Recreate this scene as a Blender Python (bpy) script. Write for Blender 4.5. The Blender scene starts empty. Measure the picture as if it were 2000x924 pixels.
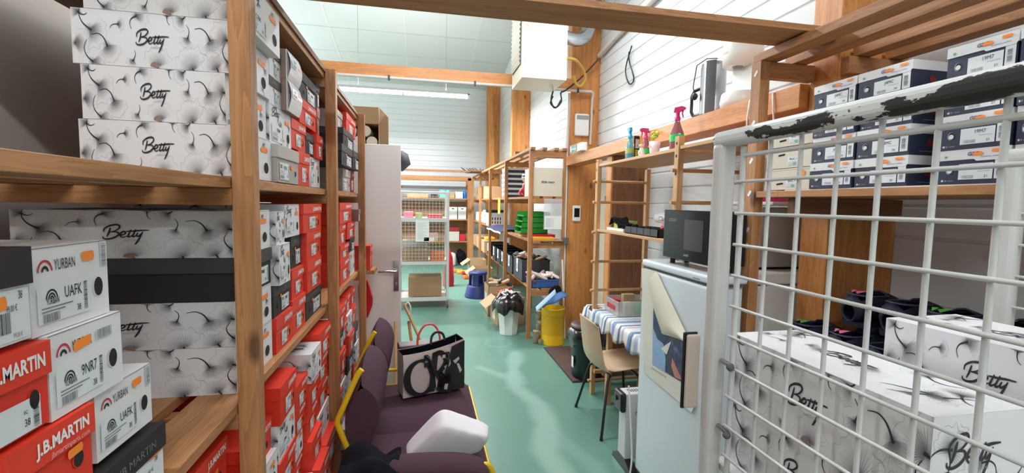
import bpy, math, random
from mathutils import Vector, Matrix
RND = random.Random(11)
PI = math.pi
scene = bpy.context.scene
COL = scene.collection

# ------------------------------------------------------------------ camera
IW, IH, FPX = 2000.0, 924.0, 880.0
CAMZ = 1.6
def _rows():
    sl = 0.017
    y = Vector((824 - 1000, 394 - 462, FPX)).normalized()
    q0 = 394 - 462 - sl * (824 - 1000)
    p = -(y[1] * q0 + y[2] * FPX) / (y[0] + y[1] * sl)
    x = Vector((p, q0 + sl * p, FPX)).normalized()
    z = y.cross(x)
    if z[1] > 0: z = -z
    return (Vector((x[0], y[0], z[0])), Vector((x[1], y[1], z[1])), Vector((x[2], y[2], z[2])))
CR, CD, CF = _rows()            # camera right, down, forward in the room's axes
cd = bpy.data.cameras.new('camera'); cam = bpy.data.objects.new('camera', cd); COL.objects.link(cam)
cd.sensor_width = 36; cd.lens = FPX * 36 / IW; cd.clip_start = 0.02; cd.clip_end = 100
mw = Matrix.Identity(4)
for i in range(3):
    mw[i][0] = CR[i]; mw[i][1] = -CD[i]; mw[i][2] = -CF[i]
mw[0][3], mw[1][3], mw[2][3] = 0, 0, CAMZ
cam.matrix_world = mw
scene.camera = cam
CO = Vector((0, 0, CAMZ))
def ray(u, v): return CR * (u - 1000) + CD * (v - 462) + CF * FPX
def ax(u, v, X): d = ray(u, v); return CO + d * (X / d[0])
def ay(u, v, Y): d = ray(u, v); return CO + d * (Y / d[1])
def az(u, v, Z): d = ray(u, v); return CO + d * ((Z - CAMZ) / d[2])

# ------------------------------------------------------------------ world, exposure, light levels
w = bpy.data.worlds.new('world'); scene.world = w; w.use_nodes = True
w.node_tree.nodes['Background'].inputs[0].default_value = (0.75, 0.82, 0.9, 1)
w.node_tree.nodes['Background'].inputs[1].default_value = 0.3
scene.view_settings.view_transform = 'Standard'
scene.view_settings.look = 'None'
scene.view_settings.gamma = 1.0
scene.view_settings.use_curve_mapping = False
scene.view_settings.exposure = 0.0
FIXTURES = [(-0.33, 8.3, 3.5, 300), (0.45, 3.35, 3.75, 66), (0.45, -1.3, 3.9, 66), (-3.9, 5.6, 3.8, 150), (-2.6, 0.2, 3.6, 45), (-3.9, 10.2, 3.4, 300)]   # x, y, z, watts; last two unseen, added to brighten back panel, far wall
TUBE_EMIT = 42.0
scene.cycles.max_bounces = 8
scene.cycles.diffuse_bounces = 5
scene.cycles.glossy_bounces = 3
scene.cycles.transmission_bounces = 6
scene.cycles.transparent_max_bounces = 8
scene.cycles.use_denoising = True
scene.cycles.sample_clamp_indirect = 6

# ------------------------------------------------------------------ materials
MATS = {}
def sr(r, g, b):
    f = lambda c: (c / 255 / 12.92) if c / 255 <= 0.04045 else ((c / 255 + 0.055) / 1.055) ** 2.4
    return (f(r), f(g), f(b), 1)
def mat(name, col, rough=0.6, metal=0.0, bump=0.0, bscale=60, var=0.0, vscale=3, trans=0.0, alpha=1.0, emit=0.0, coat=0.0, spec=0.5):
    m = bpy.data.materials.new(name); m.use_nodes = True
    n = m.node_tree.nodes; l = m.node_tree.links; b = n['Principled BSDF']
    b.inputs['Base Color'].default_value = col
    b.inputs['Roughness'].default_value = rough
    b.inputs['Metallic'].default_value = metal
    b.inputs['Specular IOR Level'].default_value = spec
    if trans: b.inputs['Transmission Weight'].default_value = trans
    if alpha < 1: b.inputs['Alpha'].default_value = alpha
    if coat: b.inputs['Coat Weight'].default_value = coat
    if emit:
        b.inputs['Emission Color'].default_value = col; b.inputs['Emission Strength'].default_value = emit
    tc = None
    if bump or var:
        tc = n.new('ShaderNodeTexCoord')
    if bump:
        t = n.new('ShaderNodeTexNoise'); t.inputs['Scale'].default_value = bscale; t.inputs['Detail'].default_value = 3
        bp = n.new('ShaderNodeBump'); bp.inputs['Strength'].default_value = bump; bp.inputs['Distance'].default_value = 0.004
        l.new(tc.outputs['Object'], t.inputs['Vector']); l.new(t.outputs['Fac'], bp.inputs['Height']); l.new(bp.outputs['Normal'], b.inputs['Normal'])
    if var:
        t = n.new('ShaderNodeTexNoise'); t.inputs['Scale'].default_value = vscale; t.inputs['Detail'].default_value = 5
        mx = n.new('ShaderNodeMix'); mx.data_type = 'RGBA'
        mx.inputs[6].default_value = tuple(c * (1 - var) for c in col[:3]) + (1,)
        mx.inputs[7].default_value = tuple(min(1, c * (1 + var)) for c in col[:3]) + (1,)
        l.new(tc.outputs['Object'], t.inputs['Vector']); l.new(t.outputs['Fac'], mx.inputs[0]); l.new(mx.outputs[2], b.inputs['Base Color'])
    MATS[name] = m
    return m
def wood(name, ca, cb, axis, rough=0.55, knots=True):
    m = mat(name, ca, rough); n = m.node_tree.nodes; l = m.node_tree.links; b = n['Principled BSDF']
    tc = n.new('ShaderNodeTexCoord'); oi = n.new('ShaderNodeObjectInfo'); mp = n.new('ShaderNodeMapping')
    s = [14, 14, 14]; s['xyz'.index(axis)] = 0.9
    mp.inputs['Scale'].default_value = s
    ad = n.new('ShaderNodeVectorMath'); ad.operation = 'ADD'
    sc = n.new('ShaderNodeVectorMath'); sc.operation = 'SCALE'; sc.inputs[0].default_value = (7, 5, 9)
    l.new(oi.outputs['Random'], sc.inputs['Scale']); l.new(tc.outputs['Object'], mp.inputs['Vector'])
    l.new(mp.outputs['Vector'], ad.inputs[0]); l.new(sc.outputs['Vector'], ad.inputs[1])
    t = n.new('ShaderNodeTexNoise'); t.inputs['Scale'].default_value = 1.6; t.inputs['Detail'].default_value = 5; t.inputs['Distortion'].default_value = 0.6
    l.new(ad.outputs['Vector'], t.inputs['Vector'])
    wv = n.new('ShaderNodeMath'); wv.operation = 'MULTIPLY'; wv.inputs[1].default_value = 9
    fr = n.new('ShaderNodeMath'); fr.operation = 'FRACT'
    l.new(t.outputs['Fac'], wv.inputs[0]); l.new(wv.outputs[0], fr.inputs[0])
    mix = n.new('ShaderNodeMath'); mix.operation = 'MULTIPLY_ADD'; mix.inputs[1].default_value = 0.35
    l.new(fr.outputs[0], mix.inputs[0]); l.new(t.outputs['Fac'], mix.inputs[2])
    cr = n.new('ShaderNodeValToRGB'); cr.color_ramp.elements[0].position = 0.35; cr.color_ramp.elements[0].color = ca
    cr.color_ramp.elements[1].position = 0.95; cr.color_ramp.elements[1].color = cb
    l.new(mix.outputs[0], cr.inputs['Fac'])
    out = cr.outputs['Color']
    if knots:
        mp2 = n.new('ShaderNodeMapping'); s2 = [5, 5, 5]; s2['xyz'.index(axis)] = 2.2
        mp2.inputs['Scale'].default_value = s2
        l.new(tc.outputs['Object'], mp2.inputs['Vector'])
        vo = n.new('ShaderNodeTexVoronoi'); vo.inputs['Scale'].default_value = 1.0
        l.new(mp2.outputs['Vector'], vo.inputs['Vector'])
        k = n.new('ShaderNodeMapRange'); k.inputs['From Min'].default_value = 0.05; k.inputs['From Max'].default_value = 0.11
        k.inputs['To Min'].default_value = 0.35; k.inputs['To Max'].default_value = 1
        l.new(vo.outputs['Distance'], k.inputs['Value'])
        mm = n.new('ShaderNodeMix'); mm.data_type = 'RGBA'; mm.blend_type = 'MULTIPLY'; mm.inputs[0].default_value = 1
        l.new(out, mm.inputs[6]); l.new(k.outputs['Result'], mm.inputs[7]); out = mm.outputs[2]
    l.new(out, b.inputs['Base Color'])
    return m
for a in 'xyz':
    wood('pine_' + a, sr(148, 97, 58), sr(192, 138, 90), a)
    wood('glulam_' + a, sr(176, 106, 48), sr(212, 146, 82), a, 0.45)
    wood('birch_' + a, sr(190, 140, 92), sr(214, 168, 120), a, knots=False)
    wood('dark_pine_' + a, sr(96, 60, 36), sr(138, 92, 58), a)

def chipped(name, base, chip, thr, scale=22, zc=None, ygrad=None):
    """white enamel with black chips worn through it"""
    m = mat(name, base, 0.35); n = m.node_tree.nodes; l = m.node_tree.links; b = n['Principled BSDF']
    tc = n.new('ShaderNodeTexCoord')
    t = n.new('ShaderNodeTexNoise'); t.inputs['Scale'].default_value = scale; t.inputs['Detail'].default_value = 9; t.inputs['Roughness'].default_value = 0.62
    mp = n.new('ShaderNodeMapping'); mp.inputs['Scale'].default_value = (1, 0.45, 1)
    l.new(tc.outputs['Object'], mp.inputs['Vector']); l.new(mp.outputs['Vector'], t.inputs['Vector'])
    val = t.outputs['Fac']
    if zc is not None:
        sp = n.new('ShaderNodeSeparateXYZ'); l.new(tc.outputs['Object'], sp.inputs[0])
        d = n.new('ShaderNodeMath'); d.operation = 'SUBTRACT'; d.inputs[1].default_value = zc[0]; l.new(sp.outputs[2], d.inputs[0])
        a = n.new('ShaderNodeMath'); a.operation = 'ABSOLUTE'; l.new(d.outputs[0], a.inputs[0])
        r = n.new('ShaderNodeMapRange'); r.inputs['From Min'].default_value = zc[1] * 0.5; r.inputs['From Max'].default_value = zc[1] * 1.3
        r.inputs['To Min'].default_value = 0.10; r.inputs['To Max'].default_value = -0.28
        l.new(a.outputs[0], r.inputs['Value'])
        s1 = n.new('ShaderNodeMath'); s1.operation = 'ADD'; l.new(val, s1.inputs[0]); l.new(r.outputs['Result'], s1.inputs[1]); val = s1.outputs[0]
        if ygrad:
            r2 = n.new('ShaderNodeMapRange'); r2.inputs['From Min'].default_value = ygrad[0]; r2.inputs['From Max'].default_value = ygrad[1]
            r2.inputs['To Min'].default_value = 0.10; r2.inputs['To Max'].default_value = -0.14
            l.new(sp.outputs[1], r2.inputs['Value'])
            s2 = n.new('ShaderNodeMath'); s2.operation = 'ADD'; l.new(val, s2.inputs[0]); l.new(r2.outputs['Result'], s2.inputs[1]); val = s2.outputs[0]
    g = n.new('ShaderNodeMapRange'); g.inputs['From Min'].default_value = thr; g.inputs['From Max'].default_value = thr + 0.012
    l.new(val, g.inputs['Value'])
    mx = n.new('ShaderNodeMix'); mx.data_type = 'RGBA'; mx.inputs[6].default_value = base; mx.inputs[7].default_value = chip
    l.new(g.outputs['Result'], mx.inputs[0]); l.new(mx.outputs[2], b.inputs['Base Color'])
    r = n.new('ShaderNodeMapRange'); r.inputs['To Min'].default_value = 0.3; r.inputs['To Max'].default_value = 0.75
    l.new(g.outputs['Result'], r.inputs['Value']); l.new(r.outputs['Result'], b.inputs['Roughness'])
    return m
chipped('rail_enamel', sr(214, 216, 215), sr(44, 40, 38), 0.565, 26, (1.752, 0.020), (0.35, 0.95))
chipped('post_enamel', sr(206, 204, 201), sr(60, 50, 44), 0.715, 30)
chipped('plate_enamel', sr(196, 180, 168), sr(58, 46, 40), 0.68, 34)

# attribute coloured print (floral cardboard, floor wear)
def attr_mat(name, rough=0.55, spec=0.4, bump=0.0, coat=0.0):
    m = mat(name, (0.8, 0.8, 0.8, 1), rough, spec=spec, bump=bump, bscale=40, coat=coat)
    n = m.node_tree.nodes; at = n.new('ShaderNodeAttribute'); at.attribute_name = 'print'
    m.node_tree.links.new(at.outputs['Color'], n['Principled BSDF'].inputs['Base Color'])
    return m
attr_mat('printed_card', 0.5)
attr_mat('printed_floor', 0.32, 0.5, bump=0.05)
m = mat('print_fade', (0.035, 0.033, 0.04, 1), 0.5, spec=0.4); _n = m.node_tree.nodes; _a = _n.new('ShaderNodeAttribute'); _a.attribute_name = 'print'
m.node_tree.links.new(_a.outputs['Alpha'], _n['Principled BSDF'].inputs['Alpha'])
PAPER = sr(228, 227, 229)[:3]

mat('white_card', sr(226, 225, 226), 0.55); mat('cream_card', sr(214, 205, 188), 0.6)
mat('red_card', sr(222, 52, 32), 0.5, var=0.06); mat('red_lid', sr(228, 60, 38), 0.45, var=0.05)
mat('dark_red_card', sr(150, 22, 30), 0.5)
mat('black_card', sr(40, 37, 40), 0.6); mat('charcoal_card', sr(66, 64, 68), 0.6); mat('black_ink', sr(26, 24, 26), 0.6)
mat('grey_card', sr(172, 164, 156), 0.6, var=0.06); mat('grey_lid', sr(186, 180, 174), 0.6)
mat('brown_card', sr(150, 122, 108), 0.7, var=0.06); mat('kraft', sr(188, 154, 118), 0.75, var=0.08); mat('kraft_dark', sr(160, 126, 94), 0.75, var=0.08)
mat('navy_card', sr(38, 46, 70), 0.5); mat('label', sr(222, 226, 230), 0.4); mat('grey_ink', sr(120, 120, 124), 0.6)
mat('light_ink', sr(168, 168, 172), 0.6); mat('pale_red_ink', sr(240, 170, 160), 0.5); mat('white_ink', sr(240, 238, 236), 0.5)
mat('orange_sticker', sr(255, 140, 50), 0.45); mat('hole_dark', sr(34, 28, 26), 0.9); mat('green_dot', sr(90, 180, 140), 0.5)
mat('glossy_white', sr(230, 232, 236), 0.12); mat('red_ink', sr(190, 40, 54), 0.5); mat('multicolour_green', sr(150, 190, 150), 0.4, var=0.5, vscale=30)
mat('violet_card', sr(150, 110, 160), 0.5, var=0.3, vscale=40)
mat('hardboard', sr(198, 188, 180), 0.7, var=0.05, vscale=2); mat('hardboard_brown', sr(122, 84, 56), 0.6, var=0.08)
mat('siding', sr(222, 225, 227), 0.28, spec=0.5); mat('ceiling', sr(204, 205, 204), 0.6); mat('ceiling_strip', sr(214, 214, 210), 0.5)
mat('render_wall', sr(210, 208, 204), 0.7, var=0.03)
mat('white_paint', sr(226, 218, 214), 0.4); mat('white_metal', sr(208, 208, 206), 0.3); mat('white_plastic', sr(232, 231, 228), 0.35)
mat('fridge_white', sr(214, 222, 228), 0.22, coat=0.3); mat('cool_grey', sr(150, 152, 156), 0.4); mat('gasket', sr(90, 92, 96), 0.6)
mat('chrome', sr(200, 200, 204), 0.12, 1.0); mat('steel', sr(170, 172, 176), 0.3, 1.0); mat('foil', sr(200, 202, 206), 0.25, 1.0, bump=0.6, bscale=30)
mat('black_plastic', sr(26, 26, 28), 0.35); mat('black_gloss', sr(16, 16, 18), 0.12, spec=0.18); mat('window_gloss', sr(66, 62, 62), 0.15, spec=0.25)
mat('aubergine', sr(78, 54, 66), 0.9, bump=0.25, bscale=400, spec=0.2); mat('yellow_paint', sr(230, 190, 30), 0.3)
mat('black_cloth', sr(24, 24, 30), 0.95, bump=0.4, bscale=60, spec=0.1); mat('pillow_white', sr(226, 222, 226), 0.8, bump=0.12, bscale=30)
mat('bag_black', sr(30, 28, 30), 0.5, bump=0.1, bscale=200); mat('bag_beige', sr(214, 196, 190), 0.8, bump=0.6, bscale=260, var=0.1, vscale=120)
mat('suede', sr(32, 26, 24), 0.9); mat('orange_fabric', sr(232, 128, 66), 0.8); mat('coral', sr(232, 86, 84), 0.5)
mat('beige_plastic', sr(214, 184, 152), 0.4); mat('black_metal', sr(24, 24, 26), 0.4)
mat('bag_film', sr(16, 16, 18), 0.22, bump=0.9, bscale=18, spec=0.7); mat('yellow_bin', sr(228, 178, 20), 0.35)
mat('blue_plastic', sr(44, 56, 120), 0.45); mat('blue_crate', sr(60, 96, 160), 0.45); mat('blue_cloth', sr(70, 110, 165), 0.8); mat('light_blue', sr(170, 196, 222), 0.7)
mat('navy_cloth', sr(34, 42, 72), 0.9, bump=0.3, bscale=30); mat('teal_plastic', sr(40, 74, 86), 0.4, trans=0.0)
mat('green_tray', sr(30, 150, 48), 0.4); mat('red_tray', sr(200, 30, 44), 0.4); mat('yellow_tray', sr(236, 170, 50), 0.5)
mat('grey_crate', sr(72, 76, 84), 0.55); mat('dark_crate', sr(44, 42, 46), 0.6); mat('jar_glass', sr(220, 225, 215), 0.05, trans=0.9); mat('jar_fill', sr(190, 170, 130), 0.7)
mat('clear_plastic', sr(232, 234, 238), 0.2, alpha=0.32, spec=0.5); mat('cyan_plastic', sr(20, 150, 190), 0.3); mat('cyan_clear', sr(120, 200, 220), 0.1, trans=0.6)
mat('magenta', sr(206, 24, 110), 0.3); mat('pink_clear', sr(190, 120, 130), 0.1, trans=0.5); mat('lime', sr(190, 200, 70), 0.4); mat('green_label', sr(40, 200, 100), 0.4)
mat('pale_pink', sr(236, 212, 214), 0.5); mat('navy_foam', sr(22, 24, 44), 0.6); mat('foam_rim', sr(56, 60, 84), 0.5); mat('green_tag', sr(90, 180, 70), 0.5)
mat('pink', sr(226, 110, 140), 0.5); mat('paper', sr(236, 236, 232), 0.6); mat('aged_paper', sr(222, 216, 198), 0.6); mat('poster_paper', sr(222, 220, 208), 0.4)
mat('yellow_paper', sr(230, 210, 70), 0.6); mat('mat_brown', sr(96, 70, 62), 0.85, bump=0.5, bscale=120); mat('mat_dark', sr(52, 42, 40), 0.85)
mat('aqua_box', sr(110, 200, 210), 0.5); mat('bright_blue', sr(20, 120, 210), 0.4); mat('tan', sr(206, 166, 124), 0.7, var=0.2, vscale=25); mat('ivory_shoe', sr(218, 206, 190), 0.6)
mat('brown_leather', sr(128, 78, 50), 0.5); mat('rose_leather', sr(196, 130, 110), 0.5); mat('tube_light', (0.93, 0.97, 1, 1), 0.4, emit=TUBE_EMIT)
mat('yellow_hose', sr(200, 160, 70), 0.5); mat('exit_green', sr(30, 120, 90), 0.5); mat('cream_metal', sr(238, 228, 214), 0.35); mat('grille_dark', sr(70, 68, 66), 0.6)
mat('conduit', sr(206, 200, 196), 0.5); mat('olive', sr(150, 170, 90), 0.5); mat('brown_plastic', sr(70, 38, 32), 0.5); mat('dark_green', sr(28, 44, 44), 0.4)
mat('deep_red', sr(130, 26, 30), 0.5); mat('tape', sr(220, 205, 170), 0.3)
def stripes(name, cols, scale, axis, rough=0.7):
    m = mat(name, cols[0], rough); n = m.node_tree.nodes; l = m.node_tree.links
    tc = n.new('ShaderNodeTexCoord'); sp = n.new('ShaderNodeSeparateXYZ'); l.new(tc.outputs['Object'], sp.inputs[0])
    a = n.new('ShaderNodeMath'); a.operation = 'MULTIPLY'; a.inputs[1].default_value = scale; l.new(sp.outputs[axis], a.inputs[0])
    f = n.new('ShaderNodeMath'); f.operation = 'FRACT'; l.new(a.outputs[0], f.inputs[0])
    cr = n.new('ShaderNodeValToRGB'); cr.color_ramp.interpolation = 'CONSTANT'
    k = len(cols); el = cr.color_ramp.elements
    el[0].color = cols[0]; el[0].position = 0
    el[1].color = cols[1]; el[1].position = 1 / k
    for i in range(2, k):
        e = el.new(i / k); e.color = cols[i]
    l.new(f.outputs[0], cr.inputs['Fac']); l.new(cr.outputs['Color'], n['Principled BSDF'].inputs['Base Color'])
    return m
_w, _b1, _b2, _b3 = sr(224, 222, 216), sr(124, 150, 190), sr(170, 186, 206), sr(92, 118, 164)
stripes('tablecloth', [_b1, _b1, _w, _b2, _w, _w, _b3, _w, _b1, _w, _w, _b2, _b2, _w, _b3, _b1, _w, _w, _w, _b2, _w, _b3, _w, _w], 1.55, 1)

# ------------------------------------------------------------------ mesh builder
_TXT = {}
def text_mesh(s, bold=0.0):
    k = (s, bold)
    if k not in _TXT:
        cu = bpy.data.curves.new('t', 'FONT'); cu.body = s; cu.size = 1.0; cu.offset = bold; cu.resolution_u = 2; cu.fill_mode = 'FRONT'
        ob = bpy.data.objects.new('t', cu); COL.objects.link(ob)
        dg = bpy.context.evaluated_depsgraph_get(); me = bpy.data.meshes.new_from_object(ob.evaluated_get(dg))
        vs = [(v.co.x, v.co.y) for v in me.vertices]; fs = [tuple(p.vertices) for p in me.polygons]
        bpy.data.objects.remove(ob); bpy.data.curves.remove(cu); bpy.data.meshes.remove(me)
        _TXT[k] = (vs, fs, max([v[0] for v in vs] or [1]))
    return _TXT[k]
class Fr:
    """a flat frame on a surface: origin, right, up"""
    def __init__(s, O, U, V): s.O = Vector(O); s.U = Vector(U).normalized(); s.V = Vector(V).normalized(); s.N = s.U.cross(s.V)
    def p(s, x, y, e=0.0): return s.O + s.U * x + s.V * y + s.N * e
class MB:
    def __init__(s): s.v = []; s.f = []; s.mi = []; s.mats = []; s.sm = []; s.col = {}; s.M = None
    def add(s, vs, fs, m, smooth=False, cols=None):
        if m not in s.mats: s.mats.append(m)
        k = s.mats.index(m); b = len(s.v)
        for i, p in enumerate(vs):
            p = Vector(p)
            if s.M is not None: p = s.M @ p
            if cols is not None: s.col[b + i] = cols[i] if isinstance(cols, list) else cols
            s.v.append(p)
        for f in fs: s.f.append(tuple(b + i for i in f)); s.mi.append(k); s.sm.append(smooth)
        return s
    def box(s, x0, y0, z0, x1, y1, z1, m, cols=None):
        return s.add([(x0,y0,z0),(x1,y0,z0),(x1,y1,z0),(x0,y1,z0),(x0,y0,z1),(x1,y0,z1),(x1,y1,z1),(x0,y1,z1)],
                     [(0,3,2,1),(4,5,6,7),(0,1,5,4),(1,2,6,5),(2,3,7,6),(3,0,4,7)], m, cols=cols)
    def obox(s, a, b, wd, h, m, up=(0, 0, 1)):
        """a bar from a to b with width wd and height h"""
        a = Vector(a); b = Vector(b); d = (b - a).normalized(); up = Vector(up)
        r = d.cross(up)
        if r.length < 1e-4: r = d.cross(Vector((1, 0, 0)))
        r.normalize(); u = r.cross(d)
        c = [(-1,-1),(1,-1),(1,1),(-1,1)]
        vs = [a + r * (i * wd / 2) + u * (j * h / 2) for i, j in c] + [b + r * (i * wd / 2) + u * (j * h / 2) for i, j in c]
        return s.add(vs, [(3,2,1,0),(4,5,6,7),(0,1,5,4),(1,2,6,5),(2,3,7,6),(3,0,4,7)], m)
    def tube(s, pts, r, m, n=8, caps=True, closed=False):
        pts = [Vector(p) for p in pts]; k = len(pts); rr = r if isinstance(r, (list, tuple)) else [r] * k
        vs = []; prev = None
        for i, p in enumerate(pts):
            if closed: d = pts[(i + 1) % k] - pts[i - 1]
            else: d = (pts[min(i + 1, k - 1)] - pts[max(i - 1, 0)])
            d.normalize()
            if prev is None:
                a = Vector((0, 0, 1)) if abs(d.z) < 0.9 else Vector((1, 0, 0)); u = d.cross(a).normalized()
            else: u = (prev - d * prev.dot(d)).normalized()
            prev = u; w_ = d.cross(u)
            for j in range(n):
                t = 2 * PI * j / n; vs.append(p + (u * math.cos(t) + w_ * math.sin(t)) * rr[i])
        fs = []
        for i in range(k if closed else k - 1):
            a = i * n; b = ((i + 1) % k) * n
            for j in range(n): fs.append((a + j, a + (j + 1) % n, b + (j + 1) % n, b + j))
        s.add(vs, fs, m, True)
        if caps and not closed:
            s.add(vs[:n], [tuple(range(n))[::-1]], m); s.add(vs[-n:], [tuple(range(n))], m)
        return s
    def lathe(s, prof, m, n=20, c=(0, 0, 0), sx=1, sy=1, smooth=True):
        vs = []
        for r, z in prof:
            for j in range(n):
                t = 2 * PI * j / n; vs.append((c[0] + r * sx * math.cos(t), c[1] + r * sy * math.sin(t), c[2] + z))
        fs = []
        for i in range(len(prof) - 1):
            for j in range(n): fs.append((i*n+j, i*n+(j+1)%n, (i+1)*n+(j+1)%n, (i+1)*n+j))
        s.add(vs, fs, m, smooth)
        if prof[0][0] > 1e-4: s.add(vs[:n], [tuple(range(n))[::-1]], m)
        if prof[-1][0] > 1e-4: s.add(vs[-n:], [tuple(range(n))], m)
        return s
    def grid(s, P, m, smooth=True, cols=None, closeu=False):
        """P[i][j] points"""
        a, b = len(P), len(P[0]); vs = [p for row in P for p in row]; fs = []
        for i in range(a - (0 if closeu else 1)):
            for j in range(b - 1):
                i2 = (i + 1) % a
                fs.append((i*b+j, i2*b+j, i2*b+j+1, i*b+j+1))
        return s.add(vs, fs, m, smooth, cols)
    def prism(s, pts, ext, m, smooth=False):
        """closed outline pts extruded by the vector ext"""
        e = Vector(ext); a = [Vector(p) for p in pts]; k = len(a)
        s.add(a + [p + e for p in a], [tuple(range(k))[::-1], tuple(range(k, 2*k))] , m)
        s.add(a + [p + e for p in a], [(i, (i+1) % k, k + (i+1) % k, k + i) for i in range(k)], m, smooth)
        return s
    def blob(s, c, r, m, n=10, k=6, M=None):
        c = Vector(c); r = r if hasattr(r, '__len__') else (r, r, r); vs = []
        for i in range(k + 1):
            ph = -PI/2 + PI * i / k
            for j in range(n):
                t = 2*PI*j/n; q = Vector((r[0]*math.cos(ph)*math.cos(t), r[1]*math.cos(ph)*math.sin(t), r[2]*math.sin(ph)))
                if M is not None: q = M @ q
                vs.append(c + q)
        fs = [(i*n+j, i*n+(j+1)%n, (i+1)*n+(j+1)%n, (i+1)*n+j) for i in range(k) for j in range(n)]
        return s.add(vs, fs, m, True)
    # flat marks on a frame
    def rect(s, fr, x, y, w_, h, m, e=0.0006, col=None):
        return s.add([fr.p(x, y, e), fr.p(x + w_, y, e), fr.p(x + w_, y + h, e), fr.p(x, y + h, e)], [(0,1,2,3)], m, cols=col)
    def disc(s, fr, x, y, rx, ry, m, e=0.0007, n=18, a0=0, a1=2*PI):
        return s.add([fr.p(x + rx*math.cos(a0+(a1-a0)*i/n), y + ry*math.sin(a0+(a1-a0)*i/n), e) for i in range(n)], [tuple(range(n))], m)
    def pill(s, fr, x, y, w_, h, m, e=0.0008, rot=0.0):
        r = h / 2; pts = []
        for i in range(7): t = -PI/2 + PI*i/6; pts.append((w_/2 - r*0.6 + 0.6*r*math.cos(t), r*math.sin(t)))
        for i in range(7): t = PI/2 + PI*i/6; pts.append((-w_/2 + r*0.6 + 0.6*r*math.cos(t), r*math.sin(t)))
        c, q = math.cos(rot), math.sin(rot)
        return s.add([fr.p(x + a*c - b*q, y + a*q + b*c, e) for a, b in pts], [tuple(range(14))], m)
    def arc(s, fr, x, y, r, wd, m, e=0.0009, a0=0, a1=PI, n=12, ry=None):
        ry = ry or 1; P = []
        for i in range(n + 1):
            t = a0 + (a1-a0)*i/n
            P.append([fr.p(x + (r-wd/2)*math.cos(t), y + (r-wd/2)*ry*math.sin(t), e), fr.p(x + (r+wd/2)*math.cos(t), y + (r+wd/2)*ry*math.sin(t), e)])
        return s.grid(P, m, False)
    def text(s, fr, t, x, y, h, m, e=0.001, sx=1.0, slant=0.0, bold=0.0, anchor='l', rot=0.0):
        vs, fs, wd = text_mesh(t, bold)
        k = h / 0.73; x0 = {'l': 0, 'c': -wd*k*sx/2, 'r': -wd*k*sx}[anchor]
        c, q = math.cos(rot), math.sin(rot)
        out = []
        for a, b in vs:
            px = x0 + (a + slant*b)*k*sx; py = b*k
            out.append(fr.p(x + px*c - py*q, y + px*q + py*c, e))
        return s.add(out, fs, m)
    def barcode(s, fr, x, y, w_, h, m='black_ink', e=0.001, vert=False, seed=1):
        r = random.Random(seed); t = 0; L = h if vert else w_
        while t < L * 0.97:
            b = L * r.choice([0.012, 0.02, 0.035]); b = min(b, L - t)
            if vert: s.rect(fr, x, y + t, w_, b, m, e)
            else: s.rect(fr, x + t, y, b, h, m, e)
            t += b + L * r.choice([0.015, 0.025, 0.03])
        return s
    def stroke(s, fr, pts, w0, m, e=0.001, col=None, closed=False, w1=None, clip=None):
        """brush stroke through pts (x,y) with width profile"""
        q = spline2(pts, 5); k = len(q); P = []; C = []
        for i, (a, b) in enumerate(q):
            a2, b2 = q[min(i+1, k-1)]; a1, b1 = q[max(i-1, 0)]
            dx, dy = a2-a1, b2-b1; L = math.hypot(dx, dy) or 1; nx, ny = -dy/L, dx/L
            t = i/(k-1)
            wd = w0 + ((w0 if w1 is None else w1) - w0) * t
            if w1 is None: wd = w0 * (0.45 + 0.75*math.sin(PI*min(1, max(0, t*0.9+0.08))))
            p1, p2 = (a + nx*wd/2, b + ny*wd/2), (a - nx*wd/2, b - ny*wd/2)
            if clip: p1 = (min(clip[0], max(0, p1[0])), min(clip[1], max(0, p1[1]))); p2 = (min(clip[0], max(0, p2[0])), min(clip[1], max(0, p2[1])))
            P.append([fr.p(p1[0], p1[1], e), fr.p(p2[0], p2[1], e)])
        return s.grid(P, m, False, cols=col)
    def build(s, name, parent=None, bevel=0.0, seg=2, subsurf=0, loc=None):
        me = bpy.data.meshes.new(name)
        o0 = Vector(loc) if loc is not None else Vector((0, 0, 0))
        me.from_pydata([tuple(p - o0) for p in s.v], [], s.f)
        for m in s.mats: me.materials.append(MATS[m])
        me.polygons.foreach_set('material_index', s.mi); me.polygons.foreach_set('use_smooth', s.sm)
        if s.col:
            at = me.color_attributes.new('print', 'FLOAT_COLOR', 'POINT')
            buf = []
            for i in range(len(s.v)):
                c = s.col.get(i, PAPER); buf += [c[0], c[1], c[2], c[3] if len(c) > 3 else 1.0]
            at.data.foreach_set('color', buf)
        me.update()
        o = bpy.data.objects.new(name, me); COL.objects.link(o)
        if parent is not None: o.parent = parent
        if loc is not None: o.location = loc
        if bevel:
            b = o.modifiers.new('b', 'BEVEL'); b.width = bevel; b.segments = seg; b.limit_method = 'ANGLE'; b.angle_limit = 0.7
        if subsurf:
            b = o.modifiers.new('s', 'SUBSURF'); b.levels = subsurf; b.render_levels = subsurf
        return o
def spline2(pts, n):
    if len(pts) < 3: return [tuple(a + (b-a)*i/n for a, b in zip(pts[0], pts[1])) for i in range(n+1)]
    out = []; P = [pts[0]] + list(pts) + [pts[-1]]
    for i in range(1, len(P) - 2):
        p0, p1, p2, p3 = P[i-1], P[i], P[i+1], P[i+2]
        for k in range(n):
            t = k / n
            out.append(tuple(0.5*((2*b) + (-a+c)*t + (2*a-5*b+4*c-d)*t*t + (-a+3*b-3*c+d)*t**3) for a, b, c, d in zip(p0, p1, p2, p3)))
    out.append(tuple(pts[-1]))
    return out
def thing(name, label, cat, loc=(0, 0, 0), rz=0.0, group=None):
    o = bpy.data.objects.new(name, None); COL.objects.link(o); o.empty_display_size = 0.1
    o.location = loc; o.rotation_euler = (0, 0, rz); return tag(o, label, cat, group)
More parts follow.
